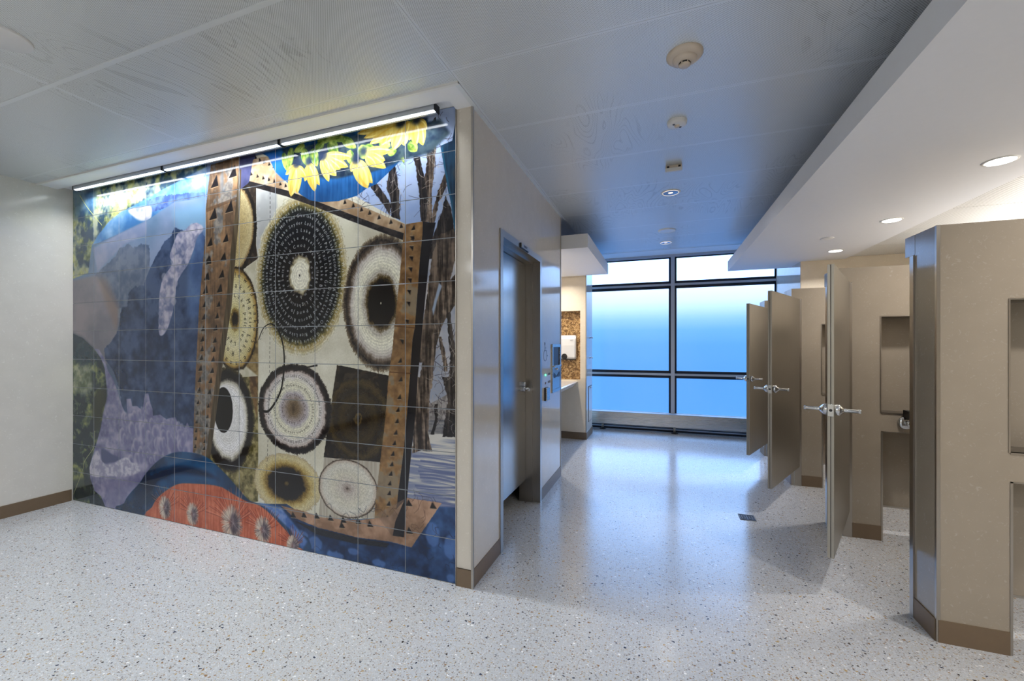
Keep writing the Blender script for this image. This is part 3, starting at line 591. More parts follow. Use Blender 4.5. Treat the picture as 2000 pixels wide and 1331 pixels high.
    area([(505, 308), (560, 300), (640, 370), (675, 387), (718, 408), (792.5, 438.5), (793, 457), (740, 440), (680, 417), (620, 394), (560, 372), (487, 354), (494, 312)], tex((150, 122, 92), (206, 184, 154), NM+NW*.5), rg=.4)
    area([(487, 354), (560, 372), (620, 394), (680, 417), (740, 440), (793, 457), (792, 471), (740, 452), (680, 430), (620, 406), (560, 384), (499, 367), (482, 362)], tex((30, 28, 32), (54, 48, 48), NF))
    for x, y in ((492, 621), (546, 640), (596, 655), (645, 668), (692, 684), (744, 708), (790, 722), (604, 517), (648, 536), (686, 556), (566, 500), (530, 478)): tri(C_[0]+x/KC, C_[1]+y/KC, 11, lean=-.2)
    for x, y in ((222, 895), (290, 922), (357, 955), (424, 982), (500, 1018), (596, 1056), (680, 1090)): tri(D_[0]+x/KD, D_[1]+y/KD, 12, lean=0)
    # right bar and its black flank
    R = [(825.6, 432.5), (824.8, 460), (820, 505), (817, 550), (813.5, 595), (810, 640), (805.6, 663), (800.5, 735), (793.5, 822.6), (788.6, 879), (778.7, 955), (767, 1047)]
    K = [(787, 1050.7), (795, 971), (803.5, 882), (810, 822.6), (816, 735), (820, 696.6), (824.8, 640), (831.6, 572.7), (843, 460), (846, 436)]
    area(R+K, tex((16, 16, 24), (34, 32, 40), NM))
    Lf = [(793, 438.5), (787.6, 460), (784, 505), (779.7, 550), (775, 595), (770.7, 636), (766, 685.4), (759.4, 730.5), (752, 822.6), (742.3, 905.3), (732.4, 988), (730, 1040)]
    area(R[:-1]+[(767, 1056)]+Lf[::-1], rustb, rg=.4)
    for u0, v0, u1, v1 in ((770, 637, 811, 641), (760, 727, 803, 730)): stroke(PP([(u0, v0), (u1, v1)]), 3, (92, 60, 34), sm=False)
    Rh = [(D_, KD, [(775, 1105), (770, 1185)]), (F_, KF, [(730, 25), (725, 110), (722, 200), (715, 295), (710, 390), (703, 490), (698, 592), (685, 748), (642, 920), (625, 1088), (630, 1250)]),
          (H_, KH, [(482, 110), (473, 185), (468, 252), (460, 320), (452, 382), (443, 445), (437, 507), (431, 563), (425, 620), (422, 678), (418, 740), (408, 820), (402, 885)])]
    for o, k, hs in Rh:
        for x, y in hs: tri(o[0]+x/k, o[1]+y/k, 13, flip=1 if (o == H_ or y > 1000) else -1, lean=.4)
    # --- bottom: blue cloth, bar, bowl with flowers -------------------------------------------------------
    blue = tex((18, 44, 84), (52, 96, 156), NM*.7+NW*.4+NB*.3)
    area([(500, 985), (560, 985), (620, 1025), (700, 1045), (765, 1060), (803, 1070), (845, 990), (893, 992), (893, 1160), (480, 1110), (540, 1030)], blue)
    for u, v, w, h in ((590, 1045, 30, 16), (615, 1062, 34, 26), (845, 1045, 26, 40), (880, 1070, 26, 40), (690, 1078, 26, 12), (655, 1085, 40, 14), (740, 1100, 30, 12), (880, 1130, 16, 14)):
        x, y = _P(u, v); put(fill(rough([(x+w*.9*math.cos(t/12*6.283), y+h*.9*math.sin(t/12*6.283)) for t in range(12)], 2), 2), (86, 128, 196), .65)
    for i in range(60):
        u, v = rs.uniform(620, 893), rs.uniform(990, 1130); x, y = _P(u, v); a = rs.uniform(0, 6.28); l = rs.uniform(20, 60)
        stroke([(x, y), (x+l*.5*math.cos(a), y+l*.5*math.sin(a)), (x+l*.7*math.cos(a+.8), y+l*.7*math.sin(a+.8))], 1.4, (20, 30, 56), al=.6)
    area([(548, 988), (600, 1001), (622, 1011), (700, 1017), (760, 1010), (795, 973), (863, 983), (803.5, 1070), (765, 1059), (699, 1050.7), (620, 1031), (575, 1012)], tex((140, 108, 84), (190, 152, 126), NM+NF*.3), rg=.4)
    area([(735, 1005), (790, 975), (778, 1050), (765, 1047)], tex((110, 90, 76), (160, 132, 110), NM), al=.6)
    area([(795, 965), (789, 1050), (767, 1047), (772, 1020)], (28, 26, 34))
    area([(575, 1018), (620, 1033), (699, 1052), (760, 1062), (755, 1070), (690, 1062), (620, 1045)], (30, 34, 46), blur=1)
    for u, v in ((573, 1007), (594, 1007), (619, 1009), (646, 1013), (671, 1017), (700, 1019), (723, 1025), (668, 1027), (799, 984), (846, 989), (800, 1038)): tri(u, v, 16, w=1.3, lean=-.2)
    for i in range(26):
        u, v = rs.uniform(750, 850), rs.uniform(975, 1060); x, y = _P(u, v); a = rs.uniform(0, 6.28); l = rs.uniform(20, 60)
        stroke([(x, y), (x+l*.5*math.cos(a), y+l*.5*math.sin(a)), (x+l*math.cos(a+.5), y+l*math.sin(a+.5))], 1.2, (70, 52, 44), al=.6)
    bowl = [(405, 1160), (412, 1110), (440, 1060), (500, 995), (535, 940), (600, 872), (660, 835), (720, 820), (800, 825), (880, 850), (940, 900), (1000, 960), (1060, 1030), (1110, 1085)]
    bp = PP(bowl, B_, KB)+PP([(400, 808), (560, 832), (620, 900), (660, 960), (700, 1010), (745, 1050), (725, 1130), (400, 1130)], G_, KG)
    put(fill(smooth(bp, 4), 1), tex((14, 48, 84), (30, 88, 140), NM*.6+NB*.5))
    area([(520, 1000), (560, 960), (700, 900), (850, 920), (960, 985), (900, 965), (720, 945), (600, 990), (540, 1060)], (16, 34, 66), B_, KB, sm=True, blur=6, al=.8)
    area([(410, 806), (560, 835), (690, 1000), (735, 1060), (700, 1110), (620, 980), (480, 850)], tex((50, 96, 170), (110, 140, 200), NW), G_, KG, sm=False, blur=3)
    orange = tex((176, 78, 46), (222, 126, 92), NV*.5+NM*.5+NF*.2)
    op = PP([(545, 1200), (570, 1130), (600, 1080), (660, 1030), (720, 1000), (800, 998), (900, 1005), (960, 1018)], B_, KB)+PP([(210, 725), (270, 762), (340, 798), (400, 815), (470, 860), (560, 950), (620, 1020), (660, 1085), (690, 1130), (400, 1200), (100, 1120)], G_, KG)
    fo = fill(smooth(op, 4), 1); put(fo, orange)
    seeds = [(322, 992, 30), (376, 1005, 28), (452, 1022, 44), (513, 1036, 32), (572, 1066, 22)]
    for u, v, s in seeds:   # petals and woolly flower heads
        x, y = _P(u, v)
        for k in range(18):
            a = math.radians(18+144*k/17)+rs.normal()*.05; l = s*rs.uniform(2.2, 3.4); w = s*.16
            stroke([(x, y), (x+l*.5*math.cos(a), y+l*.5*math.sin(a)), (x+l*math.cos(a+.06), y+l*math.sin(a+.06))], w, (238, 150, 116) if k % 2 else (196, 84, 52), al=.45, w1=w*.4)
            stroke([(x, y), (x+l*.5*math.cos(a+.05), y+l*.5*math.sin(a+.05)), (x+l*math.cos(a+.11), y+l*math.sin(a+.11))], 1.8, (92, 30, 22), al=.65)
        put(fill([(x+s*1.05*math.cos(t/14*6.283), y+s*1.25*math.sin(t/14*6.283)) for t in range(14)], 7), (190, 150, 130), .6)
        for k in range(520):
            a = rs.uniform(0, 6.283); l0 = s*rs.uniform(.25, .7); l = s*rs.uniform(.8, 1.35)
            light = rs.rand() < (.8 if math.cos(a) < .1 else .35)
            stroke([(x+l0*math.cos(a), y+l0*math.sin(a)*1.2), (x+l*math.cos(a), y+l*math.sin(a)*1.25)], 1.4, (216, 202, 184) if light else (96, 82, 88), sm=False, al=.65)
        put(fill([(x+s*.3+s*.5*math.cos(t/14*6.283), y-2+s*.85*math.sin(t/14*6.283)) for t in range(14)], 5), (56, 46, 62), .8)
        for k in range(60):
            a = rs.uniform(0, 6.283); l = s*rs.uniform(.3, .9); stroke([(x+s*.2, y), (x+s*.2+l*math.cos(a), y+l*math.sin(a)*1.2)], 1.2, (150, 134, 140), sm=False, al=.45)
    # bowl with sunflowers at the top
    up = PP([(585, 445), (640, 470), (700, 600), (760, 660), (850, 735), (920, 800), (1000, 850), (1100, 866), (1250, 856), (1331, 826)], C_, KC)+PP([(200, 880), (320, 842), (400, 782), (475, 750), (560, 670), (640, 592), (718, 502), (790, 430), (900, 230), (780, 180), (0, 380)], D_, KD)
    put(fill(up, 0), tex((16, 70, 128), (36, 104, 172), NM*.5+NV*.4))
    area([(640, 470), (700, 600), (780, 680), (800, 560), (700, 440), (600, 430)], (20, 92, 176), C_, KC, blur=3)
    gl = tex((70, 104, 40), (168, 190, 92), NF*.6+NW*.5); dkg = tex((24, 40, 62), (56, 74, 84), NW)
    area([(555, 310), (640, 280), (860, 232), (880, 260), (840, 300), (800, 310), (740, 330), (700, 340), (640, 350), (590, 340)], dkg, blur=4)
    def leafy(u, v, du, dv, w, c):
        a = _P(u, v); b = _P(u+du, v+dv); L = math.hypot(b[0]-a[0], b[1]-a[1]); an = math.atan2(b[1]-a[1], b[0]-a[0])
        n = 12; up_, dn = [], []
        for i in range(n+1):
            t = i/n; ww = w*math.sin(math.pi*min(1, t*.93+.07))**.7*(1-.25*t)/2
            x = a[0]+(b[0]-a[0])*t; y = a[1]+(b[1]-a[1])*t
            up_.append((x-ww*math.sin(an), y+ww*math.cos(an))); dn.append((x+ww*math.sin(an), y-ww*math.cos(an)))
        put(fill(up_+dn[::-1]), c)
        for s_, cc, al in ((.5, (255, 240, 150), .55), (-.45, (206, 160, 40), .5)):
            stroke([(a[0]+(b[0]-a[0])*t-s_*w*.4*math.sin(an)*math.sin(math.pi*t), a[1]+(b[1]-a[1])*t+s_*w*.4*math.cos(an)*math.sin(math.pi*t)) for t in (.1, .4, .7, .92)], max(1.2, w*.12), cc, al=al if c is not gl else .2)
    for u, v, du, dv in ((600, 290, -20, 30), (640, 285, -8, 34), (612, 285, -30, 20), (690, 285, 10, 32), (700, 270, -26, 24), (655, 280, 30, 30), (770, 270, 20, 50), (715, 300, 12, 26), (680, 292, -20, 26), (740, 268, -18, 26)): leafy(u, v, du, dv, 22, gl)
    yel = tex((196, 160, 62), (228, 206, 112), NV*.4+NM*.4)
    S_, KS = (370, 200), 3.824
    def sp(x, y): return S_[0]+x/KS, S_[1]+y/KS
    area([(690, 350), (830, 330), (1000, 300), (1260, 240), (1560, 150), (1780, 110), (1760, 330), (1620, 400), (1500, 470), (1360, 520), (1280, 520), (1100, 570), (960, 540), (830, 480), (740, 470)], dkg, S_, KS, blur=3, al=.95)
    for x0, y0, x1, y1, w in ((700, 380, 735, 520, 40), (760, 340, 745, 500, 44), (860, 320, 780, 372, 40), (850, 350, 885, 480, 50), (915, 350, 955, 480, 52), (1070, 262, 950, 292, 40), (1060, 268, 1195, 275, 34), (1000, 300, 930, 370, 46), (1140, 270, 1245, 340, 46), (1040, 300, 1110, 380, 60), (1290, 350, 1400, 372, 60), (1190, 360, 1215, 470, 46), (1270, 330, 1330, 420, 60), (1420, 290, 1500, 330, 50), (1640, 300, 1700, 365, 50), (1690, 120, 1640, 210, 40), (1480, 380, 1550, 360, 36)):
        a = sp(x0, y0); b = sp(x1, y1); leafy(a[0], a[1], b[0]-a[0], b[1]-a[1], w/KS*3.0, gl)
    pet = [(1560, 150, 1250, 235, 60), (1560, 160, 1300, 268, 56), (1570, 160, 1345, 312, 66), (1580, 170, 1425, 325, 60), (1600, 160, 1470, 300, 60), (1600, 160, 1605, 325, 74), (1590, 170, 1522, 358, 84),
           (1690, 130, 1642, 285, 56), (1700, 130, 1745, 322, 70), (1690, 140, 1692, 322, 70), (1710, 130, 1775, 200, 44), (1640, 140, 1600, 250, 50),
           (1310, 370, 1510, 362, 54), (1320, 380, 1462, 435, 60), (1320, 390, 1468, 492, 60), (1320, 400, 1395, 482, 54),
           (1240, 440, 1262, 592, 54), (1235, 440, 1206, 520, 44), (1260, 450, 1368, 606, 60), (1250, 440, 1333, 642, 96),
           (1000, 400, 1212, 408, 52), (1000, 410, 1186, 482, 62), (1000, 420, 1128, 500, 58), (990, 420, 1098, 550, 66), (985, 430, 1042, 594, 52), (1000, 420, 1045, 510, 50),
           (890, 470, 862, 592, 50), (900, 460, 972, 622, 50), (890, 460, 938, 668, 72),
           (800, 470, 716, 540, 44), (800, 480, 870, 560, 50), (800, 480, 806, 682, 70), (795, 480, 758, 706, 86)]
    for x0, y0, x1, y1, w in pet:
        a = sp(x0, y0); b = sp(x1, y1); leafy(a[0], a[1], b[0]-a[0], b[1]-a[1], w/KS*2.6, yel)
    for x, y, r in ((800, 455, 46), (890, 440, 40), (995, 395, 52), (1245, 420, 50), (1300, 365, 40), (1575, 150, 46), (1695, 130, 40)):
        a = _P(*sp(x, y)); R = r/KS*1.5; put(fill([(a[0]+R*math.cos(t/12*6.283), a[1]+R*math.sin(t/12*6.283)) for t in range(12)], 5), (30, 42, 66), .9)
    np.clip(IM, 0, 1, out=IM)
# parts are modelled in world coordinates and brought into their parent's frame when linked
_link0 = link
def _chain(o):
    m = Matrix.Identity(4)
    while o is not None: m = Matrix.LocRotScale(o.location, o.rotation_euler, None) @ m; o = o.parent
    return m
LOCAL = [False]
def link(name, bm, mats, parent=None, smooth=False, loc=None):
    o = _link0(name, bm, mats, parent, smooth, loc)
    if parent is not None and not LOCAL[0]: o.data.transform(_chain(parent).inverted())
    return o
def copy_tree(o, parent=None):
    c = o.copy(); COL.objects.link(c); c.parent = parent
    for ch in [k for k in kids.get(o.name, [])]: copy_tree(ch, c)
    return c
kids = {}
def index_kids(root):
    for o in bpy.data.objects:
        if o.parent is not None: kids.setdefault(o.parent.name, [])
        if o.parent is not None and o not in kids[o.parent.name]: kids[o.parent.name].append(o)
HC = 2.876; X1 = -1.062; YM = 2.241; XL = -5.19; XR = 1.264
# ================================================================ setting
box('floor', XL-.1, 3.3, -3.1, 7.6, -.12, 0, M['floor'], kind='structure')
box('wall_left', XL-.1, XL, -3.1, 4.55, 0, HC+.1, M['leftlam'], kind='structure')
box('wall_back', XL-.1, 3.3, -3.2, -3.1, 0, HC+.1, M['cream'], kind='structure')
box('wall_right', 3.2, 3.3, -3.1, 6.22, 0, HC+.1, M['cream'], kind='structure')
box('baseboard_left', XL, XL+.012, -3.1, YM-.012, .0, .105, M['base'], kind='structure')
box('wall_mural', XL, X1-.107, YM+.012, YM+.09, 0, HC+.06, M['grout'], kind='structure')
# wall beside the hall with the door opening
def multi(name, boxes, mat, kind='structure', parent=None):
    bm = bmesh.new()
    for b in boxes: bx(bm, *b)
    o = link(name, bm, mat, parent)
    if kind: o['kind'] = kind
    return o
DY0, DY1, DZ = 2.676, 3.722, 2.268
wh = multi('wall_hall', [(X1-.107, X1, 2.236, DY0, 0, HC+.05), (X1-.107, X1, DY1, 4.514, 0, HC+.05), (X1-.107, X1, DY0, DY1, DZ, HC+.05)], M['lam'])
multi('baseboard_hall', [(X1-.1, X1+.006, DY1+.002, 4.516, 0, .108), (X1-.1, X1+.006, 2.23, DY0-.002, 0, .108), (X1-.107, X1+.006, 2.229, 2.24, 0, .108)], M['base'])
def strip(name, *b, mat='steel', parent=None): return box(name, *b, M[mat], parent, kind='structure' if parent is None else None)
strip('trim_1', X1-.004, X1+.009, 2.227, 2.24, 0, HC)          # steel corner bead of the pier
strip('trim_2', X1-.003, X1+.006, 4.508, 4.52, 0, HC)
strip('trim_3', X1-.110, X1-.104, 2.229, 2.236, 0, HC)
multi('wall_alcove_near', [(-1.95, X1-.107, 4.40, 4.51, 0, HC+.05)], M['cream'])
multi('wall_alcove_side', [(-2.05, -1.95, 4.40, 7.5, 0, 3.2)], M['cream'])
multi('wall_back_room', [(XL, -2.05, 4.4, 4.5, 0, HC+.05)], M['cream'])
# pier beyond the wash counter, with a stone-backed recess
NZ0, NZ1, NX1 = .915, 1.985, -1.187
multi('wall_pier', [(-1.95, -1.1, 6.36, 6.93, 0, NZ0), (-1.95, -1.1, 6.36, 6.93, NZ1, 3.2), (NX1, -1.1, 6.36, 6.93, NZ0, NZ1), (-1.95, NX1, 6.47, 6.93, NZ0, NZ1)], M['cream'])
box('wall_pier_face', -1.1, -1.094, 6.362, 6.93, 0, 3.2, M['lam'], kind='structure')
box('trim_4', -1.104, -1.09, 6.354, 6.362, 0, 3.0, M['steel'], kind='structure')
box('wall_recess', -1.95, NX1, 6.462, 6.47, NZ0, NZ1, M['stone'], kind='structure')
multi('baseboard_pier', [(-1.95, -1.092, 6.352, 6.36, 0, .108), (-1.094, -1.086, 6.352, 6.93, 0, .108)], M['base'])
multi('wall_end', [(1.666, 3.3, 6.22, 7.5, 0, 3.2)], M['cream'])
box('wall_end_face', 1.66, 1.666, 6.222, 7.4, 0, 3.2, M['lam'], kind='structure')
# ---- ceiling: slab above, perforated metal panels below it
ceil = multi('ceiling', [(XL-.1, 3.3, -3.1, 6.6, HC+.06, HC+.16), (-2.05, 3.3, 6.6, 7.6, 2.965, 3.1), (-1.95, 3.2, 6.54, 6.62, HC+.012, HC+.06)], M['gyp'])
seamY = [-2.6, -1.955, -1.31, -.665, -.02, .625, 1.27, 1.905, 2.545, 3.2, 3.845, 4.503, 5.16, 5.79, 6.40, 6.56]
def panel(x0, x1, y0, y1, z=HC, mat='perf', rim=.011, gap=.0008):
    bm = bmesh.new(); x0 += gap; x1 -= gap; y0 += gap; y1 -= gap; t = .012
    o = [bm.verts.new((x, y, z)) for x, y in ((x0, y0), (x1, y0), (x1, y1), (x0, y1))]
    i = [bm.verts.new((x, y, z)) for x, y in ((x0+rim, y0+rim), (x1-rim, y0+rim), (x1-rim, y1-rim), (x0+rim, y1-rim))]
    u = [bm.verts.new((v.co.x, v.co.y, z+t)) for v in o]
    for k in range(4):
        j = (k+1) % 4; bm.faces.new((o[j], o[k], i[k], i[j])).material_index = 1; bm.faces.new((o[k], o[j], u[j], u[k])).material_index = 1
    bm.faces.new(i[::-1]).material_index = 0; bm.faces.new(u).material_index = 1
    return link('panel', bm, [M[mat], M['perfrim'] if mat == 'perf' else M['white']], ceil)
for k in range(len(seamY)-1):
    y0, y1 = seamY[k], seamY[k+1]
    if y0 < 1.9:
        for x0, x1 in ((XL, -3.15), (-3.15, -1.035)): panel(x0, x1, y0, min(y1, 1.905))
    panel(-1.035, 1.32, y0, y1)
for x0, x1 in ((XL, -3.15), (-3.15, -1.035)): panel(x0, x1, 1.905, 1.995, rim=.006)
for y in (1.27,): box('carrier_rail', XL, -1.035, y-.011, y+.011, HC-.004, HC+.01, M['perfrim'], ceil)
box('edge_trim', X1, X1+.027, 2.0, 4.6, HC-.006, HC+.004, M['perfrim'], ceil)
box('edge_trim', XL, -1.035, 1.995, 2.012, HC-.012, HC+.02, M['white'], ceil)
box('edge_trim', -1.95, 1.32, 6.55, 6.575, HC-.004, HC+.03, M['perfrim'], ceil)
# white band and lamp slot above the mural
multi('trim_5', [(XL, X1, 2.012, 2.138, HC, HC+.06), (X1-.107, X1, 2.138, 2.236, HC, HC+.06), (XL, X1-.107, 2.138, YM+.012, 2.905, 2.93)], M['gyp'])
# ---- dropped plaster canopies
box('ceiling_canopy_right', .89, 2.13, -3.1, 6.665, 2.52, 2.66, M['gyp'], kind='structure')
box('ceiling_bulkhead', 1.34, 2.13, -3.1, 6.3, 2.66, HC+.06, M['gyp'], kind='structure')
box('ceiling_canopy_left', -1.95, -.761, 4.52, 6.335, 2.52, 2.672, M['gyp'], kind='structure')
stc = multi('ceiling_over_stalls', [(2.13, 3.25, -3.1, 6.22, 2.57, 2.66)], M['gyp'])
k = -2.15
ys = [-3.08+.645*i for i in range(15)]
for i in range(14):
    o = None; bm = bmesh.new(); y0, y1 = ys[i]+.29, min(ys[i+1]+.29, 6.218)
    if y1 <= y0: continue
    bx(bm, 2.135, 3.2, y0+.003, y1-.003, 2.545, 2.56, 0)
    o = link('panel', bm, M['perfw'], stc)
# ---- window wall (name says structure)
YW = 7.42; ZT, ZB = 2.465, .962; WL, WR = -1.95, 1.66; MX = .168
win = bpy.data.objects.new('window_1', None); COL.objects.link(win); win['kind'] = 'structure'
def wbar(name, *b, mat='alu'): return box(name, *b, M[mat], win)
for x0, x1 in ((WL, MX-.045), (MX+.045, WR)):
    for z0, z1 in ((.10, ZB-.045), (ZB+.045, ZT-.045), (ZT+.045, 2.925)):
        box('pane', x0, x1, YW+.03, YW+.042, z0, z1, M['glass'], win)
        bm = bmesh.new(); g = .016
        for b in ((x0, x1, z0-.004, z0+g), (x0, x1, z1-g, z1+.004), (x0-.004, x0+g, z0, z1), (x1-g, x1+.004, z0, z1)): bx(bm, b[0], b[1], YW+.0, YW+.03, b[2], b[3])
        link('gasket', bm, M['winframe'], win)
wbar('mullion', MX-.030, MX+.030, YW-.06, YW+.03, .1, 2.93)
box('mullion_backing', MX-.047, MX+.047, YW-.004, YW+.05, .1, 2.93, M['winframe'], win)
for z in (ZT, ZB):
    for x0, x1 in ((WL, MX-.03), (MX+.03, WR)):
        box('transom_backing', x0, x1, YW-.004, YW+.05, z-.046, z+.046, M['winframe'], win)
        wbar('transom', x0, x1, YW-.03, YW-.003, z-.017, z+.017)
wbar('head_frame', WL, WR, YW-.05, YW+.05, 2.925, 2.975)
box('window_sill', WL, WR, YW-.02, YW+.06, 0, .10, M['winframe'], win)
# ================================================================ restroom door in the hall wall
d = bpy.data.objects.new('door_1', None); COL.objects.link(d); d.location = (X1, DY0, 0); d['kind'] = 'structure'
bm = bmesh.new(); J = X1-.19
bx(bm, J, X1+.008, DY0, DY0+.052, 0, DZ); bx(bm, J, X1+.008, DY1-.052, DY1, 0, DZ)
bx(bm, J, X1+.008, DY0+.052, DY1-.052, DZ-.05, DZ)
bx(bm, J, X1-.063, DY0+.052, DY0+.068, 0, DZ-.05); bx(bm, J, X1-.063, DY1-.068, DY1-.052, 0, DZ-.05); bx(bm, J, X1-.063, DY0+.068, DY1-.068, DZ-.067, DZ-.05)
link('door_frame', bm, M['steel'], d)
leaf = box('door_leaf', X1-.17, X1-.128, DY0+.071, DY1-.071, .205, DZ-.07, M['leaf'], d, bev=.002)
bm = bmesh.new(); hy = 3.575; hz = 1.055; hx = X1-.128
lathe(bm, [(0, .022), (.024, .022), (.027, .016), (.027, 0)], 24, 'X', (hx, hy, hz)); cyl(bm, (hx, hy, hz), (hx+.055, hy, hz), .011)
link('door_handle', bm, M['chrome'], leaf, True)
bm = bmesh.new(); bx(bm, hx+.045, hx+.068, hy-.012, hy+.105, hz-.022, hz+.006, .004); link('lever', bm, M['chrome'], leaf)
bm = bmesh.new(); lathe(bm, [(0, .03), (.018, .03), (.022, .02), (.022, 0)], 20, 'X', (hx, hy-.012, hz+.045)); link('lock_cylinder', bm, M['chrome'], leaf, True)
sg = thing('door_sign', 'small steel lettered sign fixed to the frame over the hall door', 'sign', (X1+.008, 3.2, 2.24))
box('backplate', X1+.008, X1+.016, 3.09, 3.29, 2.222, 2.262, M['darkm'], sg); box('face_plate', X1+.016, X1+.022, 3.095, 3.285, 2.227, 2.262, M['steel'], sg)
text('lettering', 'FAMILY', .028, M['ink'], sg, Matrix.Translation((.0145, -.01, .005)) @ Matrix.Rotation(math.pi/2, 4, 'Z') @ Matrix.Rotation(math.pi/2, 4, 'X'))
# ================================================================ mural of printed tiles
exec_paint = True
paint_mural()
img = bpy.data.images.new('mural_print', MW, MH); _px = np.ones((MH, MW, 4), np.float32); _px[..., :3] = (np.clip(IM, 0, 1)*.90+.10*np.clip(IM, 0, 1).mean(2, keepdims=True))**1.08*.95; img.pixels.foreach_set(_px.ravel()); img.update(); img.pack()
def mural_mat():
    m, nt, n, l, b = _mat('glazed_print'); t = n.new('ShaderNodeTexImage'); t.image = img; t.interpolation = 'Cubic'; uv = n.new('ShaderNodeUVMap'); uv.uv_map = 'uv'; l.new(uv.outputs[0], t.inputs[0])
    l.new(t.outputs[0], b.inputs['Base Color']); b.inputs['Roughness'].default_value = .06; b.inputs['Specular IOR Level'].default_value = .5; return m
MM = mural_mat()
mur = thing('tile_mural', 'collage mural of printed glossy tiles with wood slices and sunflowers on the long wall', 'mural', (-3.18, YM, 0))
cols = [-5.19, -4.858, -4.489, -4.12, -3.751, -3.38, -3.011, -2.643, -2.273, -1.904, -1.534, -1.171]
rows = [.002, .270, .531, .797, 1.061, 1.321, 1.583, 1.843, 2.106, 2.370, 2.634, 2.903]
rt = random.Random(3); G = .0007; TH = .010; BV = .0016
for i in range(11):
    for j in range(11):
        x0, x1, z0, z1 = cols[i]+G, cols[i+1]-G, rows[j]+G, rows[j+1]-G; cx, cz = (x0+x1)/2, (z0+z1)/2
        tx, tz = rt.uniform(-1, 1)*.0012, rt.uniform(-1, 1)*.0012; dy = rt.uniform(0, .0006)
        def yy(x, z): return YM+dy+(x-cx)*tx+(z-cz)*tz
        F = [(x0+BV, z0+BV), (x1-BV, z0+BV), (x1-BV, z1-BV), (x0+BV, z1-BV)]; O = [(x0, z0), (x1, z0), (x1, z1), (x0, z1)]
        vs = [(x-cx, yy(x, z)-YM, z) for x, z in F]+[(x-cx, yy(x, z)-YM+BV*.8, z) for x, z in O]+[(x-cx, TH, z) for x, z in O]
        vs = [(v[0], v[1], v[2]-cz) for v in vs]
        fs = [(0, 1, 2, 3)]+[(k+4, (k+1) % 4+4, (k+1) % 4, k) for k in range(4)]+[(k+8, (k+1) % 4+8, (k+1) % 4+4, k+4) for k in range(4)]
        me = bpy.data.meshes.new('tile'); me.from_pydata(vs, [], fs); u = me.uv_layers.new(name='uv')
        for lp in me.loops:
            c = vs[lp.vertex_index]; u.data[lp.index].uv = ((c[0]+cx-MX0)*MS/MW, (c[2]+cz)*MS/MH)
        me.materials.append(MM); me.materials.append(M['edge'])
        for p in list(me.polygons)[1:]: p.material_index = 1
        o = bpy.data.objects.new('tile', me); COL.objects.link(o); o.parent = mur; o.location = (cx+3.18, 0, cz)
# ---- three linear lamps in the slot above the mural
for k, (x0, x1, lb) in enumerate(((-4.975, -3.748, 'linear lamp bar at the far left end above the tile mural'), (-3.738, -2.503, 'linear lamp bar in the middle of the row above the tile mural'), (-2.493, -1.262, 'linear lamp bar at the corner end above the tile mural'))):
    t = thing('linear_lamp', lb, 'lamp', ((x0+x1)/2, 2.165, 2.905), group='lamp bars over the mural')
    bm = bmesh.new(); bx(bm, x0+.008, x1-.008, 2.146, 2.196, 2.850, 2.886, .003); link('housing', bm, M['alu'], t)
    bm = bmesh.new(); bx(bm, x0+.012, x1-.012, 2.154, 2.172, 2.8465, 2.8495); link('lens', bm, M['led'], t)
    o = area_light('linear_lamp_light', ((x0+x1)/2, 2.163, 2.8455), x1-x0-.04, .016, LED_P, (.90, .95, 1), spread=125); o.parent = t; o.location = (0, -.002, -.0595)
    for xe in (x0, x1-.008): box('end_cap', xe, xe+.008, 2.144, 2.198, 2.844, 2.888, M['darkm'], t)
    for xe in (x0+.2, x1-.2): box('bracket', xe-.01, xe+.01, 2.158, 2.174, 2.884, 2.905, M['darkm'], t)
# ================================================================ ceiling fittings in the hall
def downlight(x, y, z, label, group, r=.062, lens='lamp', power=0, colr=(1, .97, .93), spread=150):
    t = thing('downlight', label, 'downlight', (x, y, z), group=group)
    bm = bmesh.new(); lathe(bm, [(r*1.22, 0), (r*1.2, -.004), (r, -.005), (r*.97, .0)], 40, 'Z', (x, y, z)); link('trim_ring', bm, M['white'], t, True)
    bm = bmesh.new(); lathe(bm, [(r*.97, -.001), (r*.9, .004), (0, .004)], 40, 'Z', (x, y, z-.006)); link('lens', bm, M[lens], t, True)
    if lens == 'lampdim':
        bm = bmesh.new(); lathe(bm, [(r*.96, -.0045), (r*.62, -.003), (r*.3, -.0025)], 40, 'Z', (x, y, z-.001)); link('reflector', bm, M['lampoff'], t, True)
    if power:
        o = area_light('downlight_lamp', (0, 0, -.012), r*1.8, r*1.8, power, colr, shape='DISK', spread=spread); o.parent = t
    return t
downlight(.076, 4.13, HC, 'round recessed downlight in the hall ceiling nearer the door', 'hall downlights', r=.072, lens='lampdim', power=3)
downlight(.05, 6.12, HC, 'round recessed downlight in the hall ceiling close to the window', 'hall downlights', r=.072, lens='lampdim', power=1.5)
sd = thing('smoke_detector', 'beige domed smoke detector with dark vents on the perforated ceiling', 'smoke detector', (.104, 2.195, HC))
bm = bmesh.new(); lathe(bm, [(.084, 0), (.084, -.006), (.070, -.020), (.056, -.024)], 48, 'Z', (.104, 2.195, HC)); link('base', bm, M['beige'], sd, True)
bm = bmesh.new(); lathe(bm, [(.056, -.023), (.055, -.030), (.044, -.038), (.030, -.042), (.026, -.042)], 48, 'Z', (.104, 2.195, HC)); link('body', bm, M['beige'], sd, True)
bm = bmesh.new(); lathe(bm, [(.024, -.040), (.024, -.051), (0, -.051)], 32, 'Z', (.104, 2.195, HC)); link('vent', bm, M['black'], sd, True)
bm = bmesh.new(); lathe(bm, [(.027, -.050), (.027, -.053), (.022, -.058), (0, -.058)], 32, 'Z', (.104, 2.195, HC))
